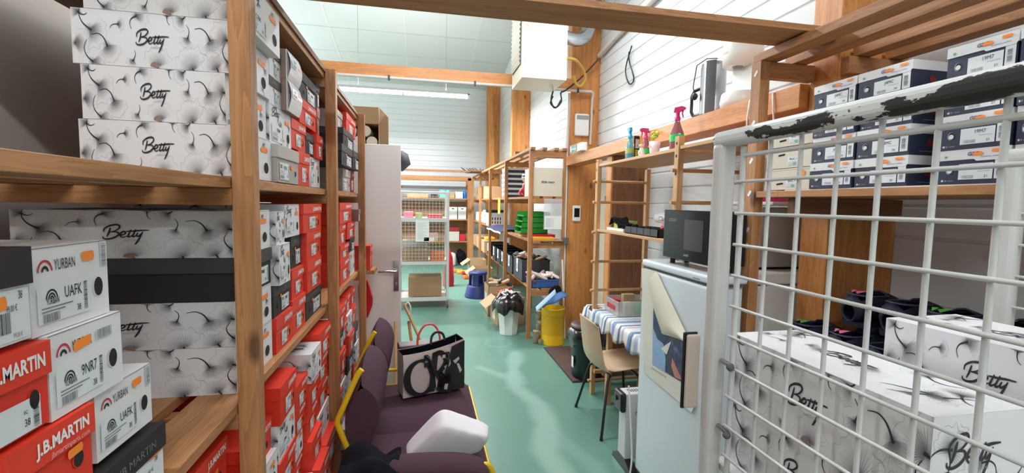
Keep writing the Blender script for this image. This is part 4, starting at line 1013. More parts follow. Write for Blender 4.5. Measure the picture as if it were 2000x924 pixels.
mb = MB(); mb.text(Fr(a, b - a, Vector((0, 0, 1)) - (b - a).normalized()*(b - a).normalized().z), "un moment, souvenir tout au long du chemin", 0, 0, .010, 'black_ink', .0004, sx=.62, slant=.25); pq(mb, 'handwriting')
# curled flap: from the fold line (top edge to the right edge) hanging down-left, rolled outward
mb = MB(); A = [(1283, 530), (1300, 566), (1320, 608), (1340, 650), (1356, 683)]; Bq = [(1270, 562), (1279, 607), (1293, 652), (1325, 662), (1350, 676)]
P = []
for i in range(5):
    p0 = Vector(fp(*A[i])); p1 = Vector(fp(*Bq[i], 1.178)); row = []
    for k in range(9):
        s = k/8; p = p0.lerp(p1, s); p.x = 1.193 - .030*math.sin(PI*min(1, s*.85)) * (1 - .15*i) - .006*s; row.append(p)
    P.append(row)
mb.grid(P, 'aged_paper', True); pq(mb, 'peeled_corner')
mw_ = thing('microwave', 'black microwave oven on top of the refrigerator', 'microwave', (1.36, 1.94, 1.306))
mb = MB(); mb.box(-.10, -.215, .032, .032, .215, .272, 'black_plastic'); mb.build('case', mw_, bevel=.006)
mb = MB(); mb.box(-.116, -.218, .030, -.101, .218, .274, 'black_gloss'); f = Fr((-.116, .218, .030), (0, -1, 0), (0, 0, 1)); mb.text(f, 'combi', .21, .024, .012, 'light_ink', .0006, slant=.2, bold=.02, anchor='c'); mb.build('door', mw_, bevel=.004)
mb = MB(); mb.rect(f, .19, .055, .15, .145, 'window_gloss', .0012); mb.build('door_window', mw_)
mb = MB()
for k in range(3): mb.rect(f, .05, .20 - .006*k, .07, .0015, 'cool_grey', .0012)
mb.build('display', mw_)
for x in (-.08, .0):
    for y in (-.18, .18):
        mb = MB(); mb.lathe([(.014, 0), (.012, .033)], 'black_plastic', 10, (x, y, 0)); mb.build('foot', mw_)
# ------------------------------------------------------------------ ladder shelf with dowels
ls = thing('ladder_shelf', 'light pine ladder shelf with round rungs beside the striped table', 'shelf unit', (1.63, 2.9, 0))
def lq(mb, name, **k): o = mb.build(name, ls, **k); o.location = (-1.63, -2.9, 0); return o
for x in (1.40, 1.835):
    for y in (3.48, 2.305):
        mb = MB(); mb.box(x, y, 0, x + .034, y + .044, 1.99 if x < 1.6 and y < 3 else (1.965 if x < 1.6 else 1.9), 'birch_z')
        if x < 1.6:
            f = Fr((x - .0002, y + .044, 0), (0, -1, 0), (0, 0, 1))
            for z in (1.78, 1.88, 1.95): mb.disc(f, .022, z, .007, .009, 'hole_dark', .0006, 12)
        lq(mb, 'post', bevel=.003)
for y in (3.502, 2.327):
    for z in (.12, .89, 1.13, 1.375, 1.62, 1.79 if y > 3 else 1.80):
        mb = MB(); mb.tube([(1.375, y, z), (1.875, y, z)], .0115, 'birch_x', 10); lq(mb, 'rung')
for z, y0, y1 in ((1.908, 2.352, 3.476), (1.382, 2.352, 3.476), (1.915, 1.80, 2.30), ):
    mb = MB(); mb.box(1.405, y0, z - .0, 1.865, y1, z + .019, 'birch_y'); lq(mb, 'shelf_board', bevel=.002)
mb = MB(); mb.box(1.41, 3.44, .20, 1.83, 3.478, .225, 'birch_x'); lq(mb, 'stretcher')
SZ = 1.9275
def spray(label, loc, rz, body, head, lab, h=.17, r=.042, square=False, liquid=None):
    t = thing('spray_bottle', label, 'spray bottle', loc, rz, 'spray bottles on the ladder shelf')
    mb = MB(); mb.lathe([(r*.92, 0), (r, .006), (r, h*.52), (r*.9, h*.62), (r*.55, h*.82), (r*.34, h*.97), (r*.34, h)], body, 20, sy=.7 if square else 1); mb.build('bottle', t)
    if liquid: mb = MB(); mb.lathe([(r*.88, .004), (r*.94, .008), (r*.94, h*.42)], liquid, 20, sy=.7 if square else 1); mb.build('liquid', t)
    if lab: mb = MB(); mb.lathe([(r*1.015, h*.33), (r*1.015, h*.55)], lab, 20, sy=.7 if square else 1); mb.build('bottle_label', t)
    mb = MB(); mb.lathe([(r*.40, h), (r*.42, h + .02), (r*.3, h + .022), (r*.28, h + .05)], head, 14)
    mb.prism([(-.022, -.011, h + .048), (-.016, -.011, h + .078), (.028, -.011, h + .082), (.046, -.011, h + .074), (.044, -.011, h + .062), (.012, -.011, h + .05)], (0, .022, 0), head)
    mb.tube([(.032, 0, h + .062), (.028, 0, h + .04), (.034, 0, h + .015)], [.006, .005, .004], head, 8); mb.build('trigger_head', t); return t
def onX(u, v, X): p = ax(u, v, X); return p
p = onX(1229, 315, 1.52); spray('clear blue spray bottle with cyan head on the ladder shelf', (1.52, p.y, SZ), 1.4, 'cyan_clear', 'cyan_plastic', 'olive', .17, .044, True, 'cyan_plastic')
p = onX(1258, 300, 1.60); spray('spray bottle with magenta head and green label behind the unicorn', (1.62, p.y + .02, SZ), PI - .3, 'pink_clear', 'magenta', 'green_label', .16, .038)
p = onX(1313, 300, 1.50); spray('tall clear spray bottle with magenta head, nearest on the ladder shelf', (1.52, 2.53, SZ), -.9, 'pink_clear', 'magenta', 'green_label', .19, .043, True, 'pink_clear')
p = onX(1222, 316, 1.62)
t = thing('drink_carton', 'black and yellow rectangular box behind the blue spray bottle', 'box', (1.66, 3.29, SZ), .1)
mb = MB(); mb.box(-.07, -.035, 0, .07, .035, .205, 'black_plastic'); mb.build('carton', t, bevel=.003)
mb = MB(); mb.box(-.071, -.036, .02, -.0705, .036, .14, 'yellow_tray'); f = Fr((-.07, -.0355, 0), (1, 0, 0), (0, 0, 1)); mb.rect(f, .012, .11, .116, .07, 'label', .0006); mb.rect(f, .012, .02, .116, .08, 'lime', .0006); mb.rect(f, .02, .128, .09, .004, 'grey_ink', .001); mb.build('printed_panel', t)
t = thing('pink_cup', 'pale pink cup with rainbow mark holding a lime scrubber', 'cup', (1.49, onX(1278, 303, 1.49).y, SZ))
mb = MB(); mb.lathe([(.026, 0), (.028, .003), (.037, .088), (.034, .088), (.026, .006)], 'pale_pink', 24); mb.build('cup', t)
f = Fr((-.0345, 0, .05), (0, -1, 0), (.06, 0, 1)); mb = MB(); mb.arc(f, 0, 0, .016, .003, 'rose_leather', .004); mb.arc(f, 0, 0, .012, .003, 'yellow_tray', .004); mb.arc(f, 0, 0, .008, .003, 'cool_grey', .004); mb.build('rainbow_mark', t)
t = thing('lime_scrubber', 'lime green fluffy scrubber standing in the pink cup', 'brush', (1.492, onX(1278, 303, 1.49).y + .003, SZ + .006))
mb = MB(); mb.tube([(0, 0, 0), (0, 0, .09)], .005, 'lime'); mb.build('handle', t)
mb = MB(); rq_ = random.Random(2)
for k in range(14): a = rq_.uniform(0, 2*PI); z = rq_.uniform(.095, .145); rad = .017; mb.blob((rad*math.cos(a)*.8, rad*math.sin(a)*.8, z), rq_.uniform(.009, .014), 'lime', 8, 5)
mb.build('scrubber_head', t)
t = thing('unicorn_figurine', 'small white unicorn figurine standing before the magenta spray bottle', 'figurine', (1.47, onX(1253, 308, 1.47).y, SZ), .2)
mb = MB(); mb.tube([(0, 0, .0), (.0, .0, .02), (-.002, .0, .045), (-.004, 0, .065)], [.019, .021, .016, .010], 'white_plastic', 12); mb.blob((-.010, 0, .078), (.016, .010, .010), 'white_plastic'); mb.tube([(-.006, .0, .03), (-.024, 0, .038), (-.022, 0, .022)], .006, 'white_plastic'); mb.build('body', t)
mb = MB(); mb.tube([(-.012, 0, .086), (-.018, 0, .108)], [.003, .0006], 'yellow_tray', 6); mb.build('horn', t); mb = MB(); mb.tube([(.0, 0, .088), (.008, 0, .07), (.012, 0, .05)], [.005, .006, .003], 'lime', 6); mb.build('mane', t)
# objects on its middle shelf
MZ = 1.4015
def bx(name, label, cat, loc, sz, m, rz=0, group=None, bev=.003, lid=None, extra=None, lh=.3):
    t = thing(name, label, cat, loc, rz, group); a, b, c = sz
    mb = MB()
    mb.box(-a/2, -b/2, 0, a/2, b/2, c*(1-lh) if lid else c, m); mb.build('body', t, bevel=bev)
    if lid: mb = MB(); mb.box(-a/2 - .003, -b/2 - .003, c*(1-lh) + .0003, a/2 + .003, b/2 + .003, c, lid); mb.build('lid', t, bevel=bev)
    if extra: extra(t)
    return t
bx('green_carton', 'lime green box on the ladder shelf beside the black folded cloth', 'box', (1.58, 3.32, MZ), (.12, .16, .075), 'lime', lid='olive')
mb = MB(); mb.box(1.44, 3.06, MZ, 1.56, 3.36, MZ + .022, 'white_plastic'); one(mb, 'shallow_container', 'flat white plastic container on the ladder shelf under the black cloth', 'container', (1.5, 3.21, MZ), bevel=.004)
mb = MB(); P = []
for i in range(13):
    P.append([(1.445 + .12*j/8, 3.07 + .26*i/12, MZ + .024 + .035*abs(math.sin(i*.8 + j*.5)) + .05*math.exp(-((i-9)**2)/6)) for j in range(9)])
mb.grid(P, 'black_cloth', True); o = one(mb, 'black_cloth', 'crumpled black cloth lying on the white lid on the ladder shelf', 'cloth', (1.5, 3.2, MZ)); md = o.modifiers.new('s', 'SOLIDIFY'); md.thickness = .004; md.offset = 1
t = thing('seedling_tray', 'black plastic compartment tray on the ladder shelf', 'tray', (1.52, 2.76, MZ))
mb = MB(); L_, W_ = .46, .20
mb.box(-W_/2, -L_/2, 0, W_/2, L_/2, .006, 'black_plastic')
for x in (-W_/2, -.003, W_/2 - .006): mb.box(x, -L_/2, 0, x + .006, L_/2, .05, 'black_plastic')
for k in range(6): mb.box(-W_/2, -L_/2 + k*(L_ - .006)/5, 0, W_/2, -L_/2 + k*(L_ - .006)/5 + .006, .05, 'black_plastic')
mb.build('tray', t)
mb = MB(); mb.tube([(-.02, -.14, .05), (0, -.10, .065), (.02, -.06, .055)], .008, 'coral'); mb.build('red_scrap', t)
mb = MB(); mb.lathe([(.030, 0), (.036, .075), (.038, .078), (.038, .085), (.033, .085), (.028, .004)], 'brown_plastic', 18, (1.70, 2.86, MZ)); one(mb, 'brown_pot', 'small brown pot behind the black compartment tray', 'pot', (1.70, 2.86, MZ))
t = thing('rolled_bag', 'white rolled plastic bag lying at the back of the ladder shelf', 'bag', (1.74, 2.85, MZ + .06))
mb = MB(); mb.tube([(.02, .30, .045), (.02, .2, .05), (.01, .05, .015), (0, -.15, 0), (0, -.33, -.005)], [.032, .045, .052, .054, .05], 'pillow_white', 12); mb.build('roll', t)
mb = MB(); f = Fr((-.035, .16, .03), (0, -1, 0), (0, 0, 1)); mb.rect(f, 0, 0, .045, .03, 'grey_ink', .012); mb.rect(f, .005, .005, .035, .02, 'label', .0124); mb.build('tag_print', t)
mb = MB(); mb.prism([(1.46, 2.46, MZ), (1.50, 2.41, MZ), (1.47, 2.385, MZ)], (0, 0, .07), 'aqua_box'); one(mb, 'aqua_wedge', 'small aqua piece at the end of the ladder shelf by the microwave', 'scrap', (1.47, 2.42, MZ))
# parcel bags on the small near board above the microwave
t = thing('white_parcel', 'white packet with a magenta flap lying behind the microwave', 'packet', (1.70, 2.0, 1.61))
mb = MB(); mb.box(-.12, -.2, 0, .12, .2, .018, 'white_card'); mb.build('packet', t, bevel=.006); mb = MB(); P = [[(-.08 + .15*i/6, -.17 + .28*j/6, .02 + .05*math.sin(PI*i/6)*math.sin(PI*j/6)) for j in range(7)] for i in range(7)]; mb.grid(P, 'magenta', True); mb.build('flap', t)
# kettle and coffee machine on the wall rail
mb = MB(); mb.box(1.822, 2.0, 2.12, 2.02, 2.75, 2.149, 'glulam_y'); o = mb.build('trim_8', loc=(1.9, 2.4, 2.12)); o['kind'] = 'structure'
kt = thing('electric_kettle', 'tall steel and dark grey kettle standing on the wall rail', 'kettle', (1.775, ax(1393, 160, 1.775).y, 2.151))
mb = MB(); mb.lathe([(.075, 0), (.078, .012), (.075, .02), (.074, .30), (.070, .33), (.05, .34), (.0, .342)], 'steel', 28); mb.build('vessel', kt)
mb = MB(); P = []
for i in range(7):
    a = PI + 1.15 - .75*i/6; P.append([(.080*math.cos(a), .080*math.sin(a), z) for z in (.0, .02, .30, .335)])
mb.grid(P, 'gasket', True)
mb.build('dark_panel', kt); mb = MB(); mb.lathe([(.079, -.0), (.082, .004), (.082, .018), (.078, .022)], 'black_plastic', 24); mb.build('base', kt)
mb = MB(); mb.tube([(-.03, .072, .20), (-.05, .115, .19), (-.056, .135, .16), (-.056, .135, .06), (-.05, .12, .03), (-.035, .075, .03)], .011, 'black_plastic', 10); mb.build('handle', kt)
mb = MB(); mb.tube([(-.02, -.06, .345), (-.05, .0, .36), (-.085, .05, .33), (-.095, .065, .2), (-.085, .06, .15)], .0035, 'black_plastic', 6); mb.blob((-.088, .055, .14), (.02, .02, .024), 'black_plastic'); mb.build('power_cord', kt)
cm = thing('coffee_machine', 'white rounded coffee machine on the wall rail beside the post', 'coffee machine', (1.77, ax(1449, 150, 1.77).y, 2.151))
mb = MB(); prof = [(0, .100, .085), (.03, .108, .09), (.06, .104, .088), (.085, .092, .075)]
mb.lathe([(.085, 0), (.105, .008), (.112, .04), (.104, .085), (.10, .09)], 'white_plastic', 28, sy=.95); mb.build('drip_base', cm)
mb = MB(); P = []
for i in range(15):
    a = -PI/2.0 + PI*i/14; P.append([(.02 + (.062 + .03*abs(z-.17)/.17)*math.cos(a), (.085 + .02*abs(z - .17)/.17)*math.sin(a), z) for z in (.08, .12, .17, .22, .27)])
mb.grid(P, 'white_plastic', True); mb.box(.0, -.08, .08, .03, .08, .26, 'white_plastic'); mb.build('column', cm)
mb = MB(); mb.lathe([(.088, .235), (.104, .245), (.108, .30), (.105, .38), (.095, .42), (.07, .435), (0, .438)], 'white_plastic', 30, sy=.95); mb.build('brew_head', cm)
mb = MB(); mb.lathe([(.02, .22), (.03, .236)], 'cool_grey', 14, (-.03, 0, 0)); mb.build('spout', cm)
f = Fr((-.1075, .03, .30), (0, -1, 0), (0, 0, 1)); mb = MB(); mb.text(f, 'SENSEO', 0, 0, .010, 'rose_leather', .001, sx=1.1); mb.build('lettering', cm)
mb = MB(); mb.tube([(1.64, 2.05, 2.148), (1.63, 2.05, 2.14), (1.625, 2.055, 2.05), (1.627, 2.06, 1.95), (1.632, 2.04, 1.93)], .005, 'white_plastic', 6); one(mb, 'white_cable', 'white cable looping over the wall rail below the coffee machine', 'cable', (1.63, 2.05, 2.05))
p = ax(1510, 210, 1.635); mb = MB(); mb.tube([(1.65, p.y, 2.153), (1.634, p.y + .005, 2.14), (1.632, p.y - .01, 2.03), (1.634, p.y - .02, 1.90)], .004, 'white_plastic', 6); one(mb, 'white_cable', 'short white cable hanging over the wall rail right of the post', 'cable', (1.63, p.y, 2.0))
# ------------------------------------------------------------------ striped table, chair, heater, bin
tb = thing('table', 'table against the wall, its top under a striped cloth', 'table', (1.72, 2.98, 0))
mb = MB(); mb.box(-.275, -.50, .715, .085, .62, .74, 'birch_y'); mb.build('tabletop', tb)
for x in (-.25, .06):
    for y in (-.34, .32):
        mb = MB(); mb.box(x - .02, y - .02, 0, x + .02, y + .02, .714, 'birch_z'); mb.build('leg', tb)
mb = MB(); P = []; x0, x1, y0, y1 = 1.392, 1.828, 2.47, 3.62
nx, ny = 10, 46
def edge(d, s, ph): return -.115*min(1, d) - .02*math.sin(s*26 + ph)*d
for j in range(-5, ny + 6):
    row = []
    yy = y0 + (y1 - y0)*min(max(j, 0), ny)/ny; dy = (min(j, 0)/-5 if j < 0 else max(0, j - ny)/5); sy = -1 if j < 0 else 1
    for i in range(-5, nx + 1):
        xx = x0 + (x1 - x0)*max(i, 0)/nx; dx = min(i, 0)/-5
        d = max(dx, dy)
        zz2 = .742 + edge(d, yy if dx >= dy else xx, 0) if d > 0 else .742
        fl = .012*d + .010*d*math.sin((yy if dx >= dy else xx)*30)
        px_ = xx - (dx > 0)*fl*(1 if dx >= dy else .6) - .012*(dx > 0)*1; py_ = yy + sy*(dy > 0)*(fl + .01)
        row.append((px_, py_, zz2))
    P.append(row)
mb.grid(P, 'tablecloth', True)
keep = []
for f_ in mb.f:
    c_ = sum((mb.v[i] for i in f_), Vector((0, 0, 0)))/4
    keep.append(not (1.385 < c_.x < 1.47 and 3.44 < c_.y < 3.56 and c_.z > .69))
mb.f = [f_ for f_, k_ in zip(mb.f, keep) if k_]; mb.mi = mb.mi[:len(mb.f)]; mb.sm = mb.sm[:len(mb.f)]
o = one(mb, 'tablecloth', 'blue and white striped cloth draped over the table', 'tablecloth', (1.62, 3.0, .74)); md = o.modifiers.new('s', 'SOLIDIFY'); md.thickness = .0015; md.offset = 1
tz = .7445
pc = az(1205, 600, tz)
bxx = thing('storage_box', 'clear plastic box of packets on the striped cloth', 'storage box', (1.64, 3.30, tz))
mb = MB(); a, b, h = .165, .13, .115; th = .003
for (ax0, ay0, ax1, ay1) in ((-a, -b, -a + th, b), (a - th, -b, a, b), (-a, -b, a, -b + th), (-a, b - th, a, b)): mb.box(ax0, ay0, 0, ax1, ay1, h, 'clear_plastic')
mb.box(-a, -b, 0, a, b, th, 'clear_plastic')
for s in (-1, 1): mb.box(-a - .004, s*b - .004, h - .006, a + .004, s*b + .004, h, 'clear_plastic'); mb.box(s*a - .004, -b, h - .006, s*a + .004, b, h, 'clear_plastic')
mb.build('box', bxx); mb = MB(); mb.box(-.17, -.07, .04, -.166, .07, .075, 'red_tray'); mb.build('red_clip', bxx)
for k, (x, y, sx_, sy_, h_, m_, lb) in enumerate(((-.06, -.07, .07, .05, .10, 'cream_card', 'cream packet in the clear box on the table'), (.04, -.06, .07, .05, .09, 'green_label', 'green packet in the clear box on the table'), (.0, .05, .10, .05, .14, 'kraft', 'brown packet standing tall in the clear box'), (-.11, .05, .06, .07, .10, 'red_tray', 'red packet in the clear box on the table'), (.11, .03, .06, .09, .08, 'brown_card', 'dull brown packet in the clear box on the table'))):
    mb = MB(); mb.box(1.64 + x - sx_/2, 3.30 + y - sy_/2, tz + .004, 1.64 + x + sx_/2, 3.30 + y + sy_/2, tz + h_, m_); one(mb, 'food_packet', lb, 'packet', (1.64 + x, 3.30 + y, tz + .004), 'packets in the clear box', bevel=.004)
# chair
ch = thing('chair', 'beige moulded plastic chair with black metal legs at the striped table', 'chair', (1.40, 3.03, 0))
mb = MB(); prof = [(.24, .425), (.20, .445), (.05, .437), (-.10, .425), (-.17, .44), (-.215, .50), (-.235, .60), (-.25, .70), (-.262, .785), (-.264, .80)]
P = []
for k, (x, z) in enumerate(spline2(prof, 3)):
    t_ = k/27; hw = .205 if t_ < .5 else .205 - .035*(t_ - .5)/.5; row = []
    for j in range(-6, 7):
        s = j/6; cup = (.035*s*s if t_ < .35 else .045*s*s*1.0)
        hw2 = hw*(.82 if k > 25 else 1)
        if t_ < .42: row.append((x - (.02*abs(s)**3 if k < 2 else 0), hw*s, z + cup*.8))
        else: row.append((x + cup, hw2*s, z - (.03*abs(s)**4 if k > 23 else 0)))
    P.append(row)
mb.grid(P, 'beige_plastic', True); o = mb.build('shell', ch); md = o.modifiers.new('s', 'SOLIDIFY'); md.thickness = .006; md.offset = -1
for s in (-1, 1):
    mb = MB(); mb.tube([(-.10, s*.14, .40), (-.13, s*.17, .37), (-.20, s*.255, .012)], .010, 'black_metal'); mb.lathe([(.013, 0), (.012, .02)], 'black_plastic', 10, (-.20, s*.256, 0)); mb.build('leg', ch)
    mb = MB(); mb.tube([(.10, s*.14, .40), (.14, s*.17, .37), (.20, s*.235, .012)], .010, 'black_metal'); mb.lathe([(.013, 0), (.012, .02)], 'black_plastic', 10, (.20, s*.236, 0)); mb.build('leg', ch)
mb = MB(); mb.tube([(-.10, -.15, .40), (-.10, .15, .40)], .009, 'black_metal'); mb.tube([(.10, -.15, .40), (.10, .15, .40)], .009, 'black_metal'); mb.tube([(-.10, 0, .41), (.10, 0, .41)], .009, 'black_metal'); mb.build('underframe', ch)
# convector heater
ht = thing('convector_heater', 'white convector heater with black end cap on the floor by the refrigerator', 'heater', (1.42, 2.47, 0))
mb = MB(); mb.box(-.22, -.05, .07, .22, .05, .475, 'white_metal'); f = Fr((-.22, -.05, 0), (1, 0, 0), (0, 0, 1)); mb.rect(f, .06, .36, .02, .003, 'black_ink', .0008); mb.rect(f, .06, .345, .003, .018, 'black_ink', .0008)
ft = Fr((-.22, -.05, .475), (1, 0, 0), (0, 1, 0))
for k in range(26): mb.rect(ft, .03 + k*.0145, .03, .007, .04, 'hole_dark', .0006)
mb.build('casing', ht, bevel=.006)
mb = MB(); mb.box(-.255, -.055, .36, -.221, .055, .48, 'black_plastic'); mb.build('end_cap', ht, bevel=.014, seg=3); mb = MB(); mb.tube([(-.256, .02, .43), (-.264, .02, .43)], .016, 'black_plastic', 14); mb.build('dial', ht)
for s in (-1, 1):
    mb = MB(); mb.prism([(s*.17, -.13, 0), (s*.17, .13, 0), (s*.17, .12, .03), (s*.17, .045, .075), (s*.17, -.045, .075), (s*.17, -.12, .03)], (-.05, 0, 0), 'black_plastic'); mb.build('foot', ht)
pts = [ax(1242, 812, 1.19), (1.19, 2.33, .30), (1.185, 2.30, .12), (1.15, 2.28, .012), (1.05, 2.18, .006), (.96, 2.0, .006)]
mb = MB(); mb.tube([(1.185, 2.37, .55)] + spline2([tuple(p) for p in pts[1:]], 5), .005, 'white_plastic', 6); one(mb, 'power_cable', 'white power cable trailing down past the heater to the floor', 'cable', (1.18, 2.3, 0))
# floor mat and dark bin
mb = MB(); mb.box(1.33, 3.75, .001, 1.66, 4.74, .010, 'mat_dark')
for k in range(17): mb.box(1.345 + k*.0185, 3.765, .010, 1.356 + k*.0185, 4.725, .015, 'mat_brown')
one(mb, 'door_mat', 'ribbed brown rectangular mat on the floor before the timber column', 'mat', (1.5, 4.2, 0))
tbn = thing('waste_bin', 'dark teal bin with black liner and brown lid beside the chair', 'bin', (1.50, 3.86, .016))
mb = MB(); mb.lathe([(.125, 0), (.135, .01), (.155, .44), (.158, .45)], 'dark_green', 28); mb.build('bucket', tbn)
mb = MB(); rows = []
for i in range(33):
    a = 2*PI*i/32; w1 = .012*math.sin(a*7) + .008*math.sin(a*11 + 1)
    rows.append([((.150)*math.cos(a), .150*math.sin(a), .458), ((.168 + w1*.3)*math.cos(a), (.168 + w1*.3)*math.sin(a), .45), ((.178 + w1)*math.cos(a), (.178 + w1)*math.sin(a), .38), ((.166 + w1*.5)*math.cos(a), (.166 + w1*.5)*math.sin(a), .31 + w1*3)])
mb.grid(rows, 'bag_film', True); mb.build('liner', tbn)
mb = MB(); mb.lathe([(.158, .462), (.162, .47), (.150, .49), (.10, .50), (0, .502)], 'brown_plastic', 28); mb.build('lid', tbn)
mb = MB(); f = Fr((-.135, -.03, .10), (0, -1, 0), (0, 0, 1)); mb.rect(f, -.03, 0, .05, .10, 'label', .012); mb.build('sticker', tbn)
# ------------------------------------------------------------------ on the columns and rail
t = thing('alarm_siren', 'white alarm siren box with grey top band on the timber column', 'alarm', (1.815, 5.068, 2.39))
mb = MB(); mb.box(-.085, -.045, 0, .085, 0, .255, 'white_plastic'); mb.build('housing', t, bevel=.018, seg=3); mb = MB(); mb.box(-.07, -.048, .185, .075, -.03, .235, 'cool_grey'); mb.build('grey_band', t, bevel=.004)
t = thing('wall_thermostat', 'white wall handset with black screen on the timber column', 'control panel', (1.785, 5.068, 1.40))
mb = MB(); mb.box(-.05, -.022, 0, .05, 0, .185, 'white_plastic'); mb.build('case', t, bevel=.012, seg=3); mb = MB(); mb.box(-.032, -.0245, .05, .032, -.02, .155, 'black_gloss'); mb.build('screen', t)
t = thing('exit_sign', 'small green and white emergency exit light on the wall rail', 'sign', (1.60, 4.62, 2.152))
mb = MB(); mb.box(-.005, -.20, 0, .055, .18, .085, 'clear_plastic'); mb.box(0, -.19, .004, .05, -.05, .08, 'white_plastic'); mb.build('housing', t)
mb = MB(); f = Fr((-.0055, .18, 0), (0, -1, 0), (0, 0, 1)); mb.rect(f, .01, .008, .21, .07, 'exit_green', .0008)
mb.rect(f, .03, .015, .035, .055, 'white_ink', .0014); mb.rect(f, .085, .035, .05, .010, 'white_ink', .0014); mb.add([f.p(.13, .025, .0014), f.p(.13, .055, .0014), f.p(.15, .04, .0014)], [(0, 1, 2)], 'white_ink')
mb.disc(f, .18, .065, .008, .008, 'white_ink', .0014, 10); mb.stroke(f, [(.18, .055), (.175, .035), (.165, .015)], .010, 'white_ink', .0014); mb.stroke(f, [(.18, .05), (.195, .04), (.20, .03)], .006, 'white_ink', .0014); mb.stroke(f, [(.176, .036), (.19, .03), (.195, .015)], .008, 'white_ink', .0014); mb.build('pictogram', t)
mb = MB(); mb.box(1.63, 5.0, 1.13, 1.679, 5.08, 1.21, 'gasket'); one(mb, 'junction_box', 'small dark grey box at the left edge of the timber column', 'box', (1.65, 5.04, 1.17), bevel=.008)
mb = MB(); mb.tube([(1.665, 5.09, .0), (1.665, 5.09, 2.88)], .013, 'conduit', 8); one(mb, 'wall_conduit', 'pale vertical conduit running up the left edge of the timber column', 'conduit', (1.66, 5.09, 0))
# ------------------------------------------------------------------ air heater under the roof
uh = thing('unit_heater', 'cream unit heater hanging beneath the ceiling by the timber column', 'heater', (1.17, 4.6, 2.815))
mb = MB(); mb.box(-.225, -.25, 0, .225, .25, .85, 'cream_metal'); f = Fr((-.225, -.25, 0), (1, 0, 0), (0, 0, 1)); mb.disc(f, .035, .17, .009, .009, 'cool_grey', .002, 12); mb.disc(f, .05, .49, .012, .012, 'yellow_tray', .002, 12); mb.build('casing', uh, bevel=.006)
mb = MB(); mb.box(-.232, -.19, .14, -.226, .20, .80, 'grille_dark')
for k in range(15): z = .15 + .043*k; mb.add([(-.233, -.19, z + .0), (-.233, .20, z + .0), (-.25, .20, z + .022), (-.25, -.19, z + .022)], [(0, 1, 2, 3)], 'cream_metal'); mb.add([(-.25, .20, z + .022), (-.25, -.19, z + .022), (-.25, -.19, z + .028), (-.25, .20, z + .028)], [(0, 1, 2, 3)], 'cream_metal')
mb.build('louvre_grille', uh)
for y in (-.2, .2):
    mb = MB(); mb.obox((.20, y, .80), (.80, y*.2 + .30, .80), .03, .03, 'steel'); mb.build('bracket', uh)
mb = MB(); pts = spline2([(.22, .0, .52), (.34, .02, .50), (.46, .06, .52), (.56, .12, .62), (.60, .16, .80), (.60, .2, 1.1)], 8); mb.tube(pts, [.065 + (.006 if i % 2 else 0) for i in range(len(pts))], 'foil', 14); mb.build('duct', uh)
mb = MB(); mb.tube(spline2([(.226, -.1, .26), (.36, -.06, .27), (.48, .1, .27), (.56, .2, .24), (.60, .25, .17), (.56, .28, .10), (.50, .27, .12), (.47, .26, .20)], 6), .016, 'yellow_hose', 8); mb.build('gas_hose', uh)
mb = MB(); mb.tube(spline2([(.22, .1, .3), (.25, .15, .12), (.22, .2, .0), (.20, .2, -.10), (.25, .22, -.17), (.32, .22, -.10), (.32, .24, .0), (.40, .3, .05), (.6, .38, .22), (.78, .35, .42)], 6), .009, 'black_plastic', 6)
mb.tube(spline2([(.22, .2, -.05), (.20, .22, -.12), (.27, .24, -.16), (.33, .24, -.06)], 6), .009, 'black_plastic', 6); mb.build('cable', uh)
mb = MB(); mb.tube(spline2([(2.02, 4.3, 3.12), (1.98, 4.2, 3.0), (2.01, 4.15, 2.82), (2.01, 4.25, 2.80), (1.99, 4.3, 2.95), (2.0, 4.2, 3.15)], 6), .007, 'black_plastic', 6); one(mb, 'cable_loop', 'thin black cable loop hanging on the white cladding right of the duct', 'cable', (2.0, 4.2, 2.9))
mb = MB(); mb.tube([(1.99, 1.9, 3.55), (1.99, 4.6, 3.35), (1.99, 5.0, 3.3)], .03, 'conduit', 8); one(mb, 'wall_pipe', 'pale pipe running along the upper right wall beneath the ceiling', 'pipe', (1.99, 3.2, 3.4))
# ------------------------------------------------------------------ sofa with its yellow tube frame
sf = thing('sofa', 'aubergine two-seat waiting room sofa with yellow tube frame beside the left rack', 'sofa', (0.0, 2.4, 0))
def sq(mb, name, **k): o = mb.build(name, sf, **k); o.location = (0, -2.4, 0); return o
def cushion_box(mb, x0, y0, z0, x1, y1, z1, m): mb.box(x0, y0, z0, x1, y1, z1, m)
for i, (ya, yb) in enumerate(((1.86, 2.295), (2.305, 2.93))):
    mb = MB(); P = []
    for a in range(13):
        row = []
        for b in range(13):
            s, t_ = a/12, b/12; x = -.27 + .585*s; y = ya + (yb - ya)*t_
            e = min(1, 6*min(t_, 1 - t_), 6*(1 - s) + 0.0 if s > .5 else 1)
            z = .40 + .045*math.sqrt(max(0, e)) + .012*math.sin(PI*t_)*math.sin(PI*s)
            if s == 1: z = .355
            if t_ in (0, 1): z = min(z, .385)
            row.append((x, y, z))
        P.append(row)
    mb.grid(P, 'aubergine', True); mb.box(-.27, ya + .004, .33, .305, yb - .004, .385, 'aubergine'); sq(mb, 'seat')
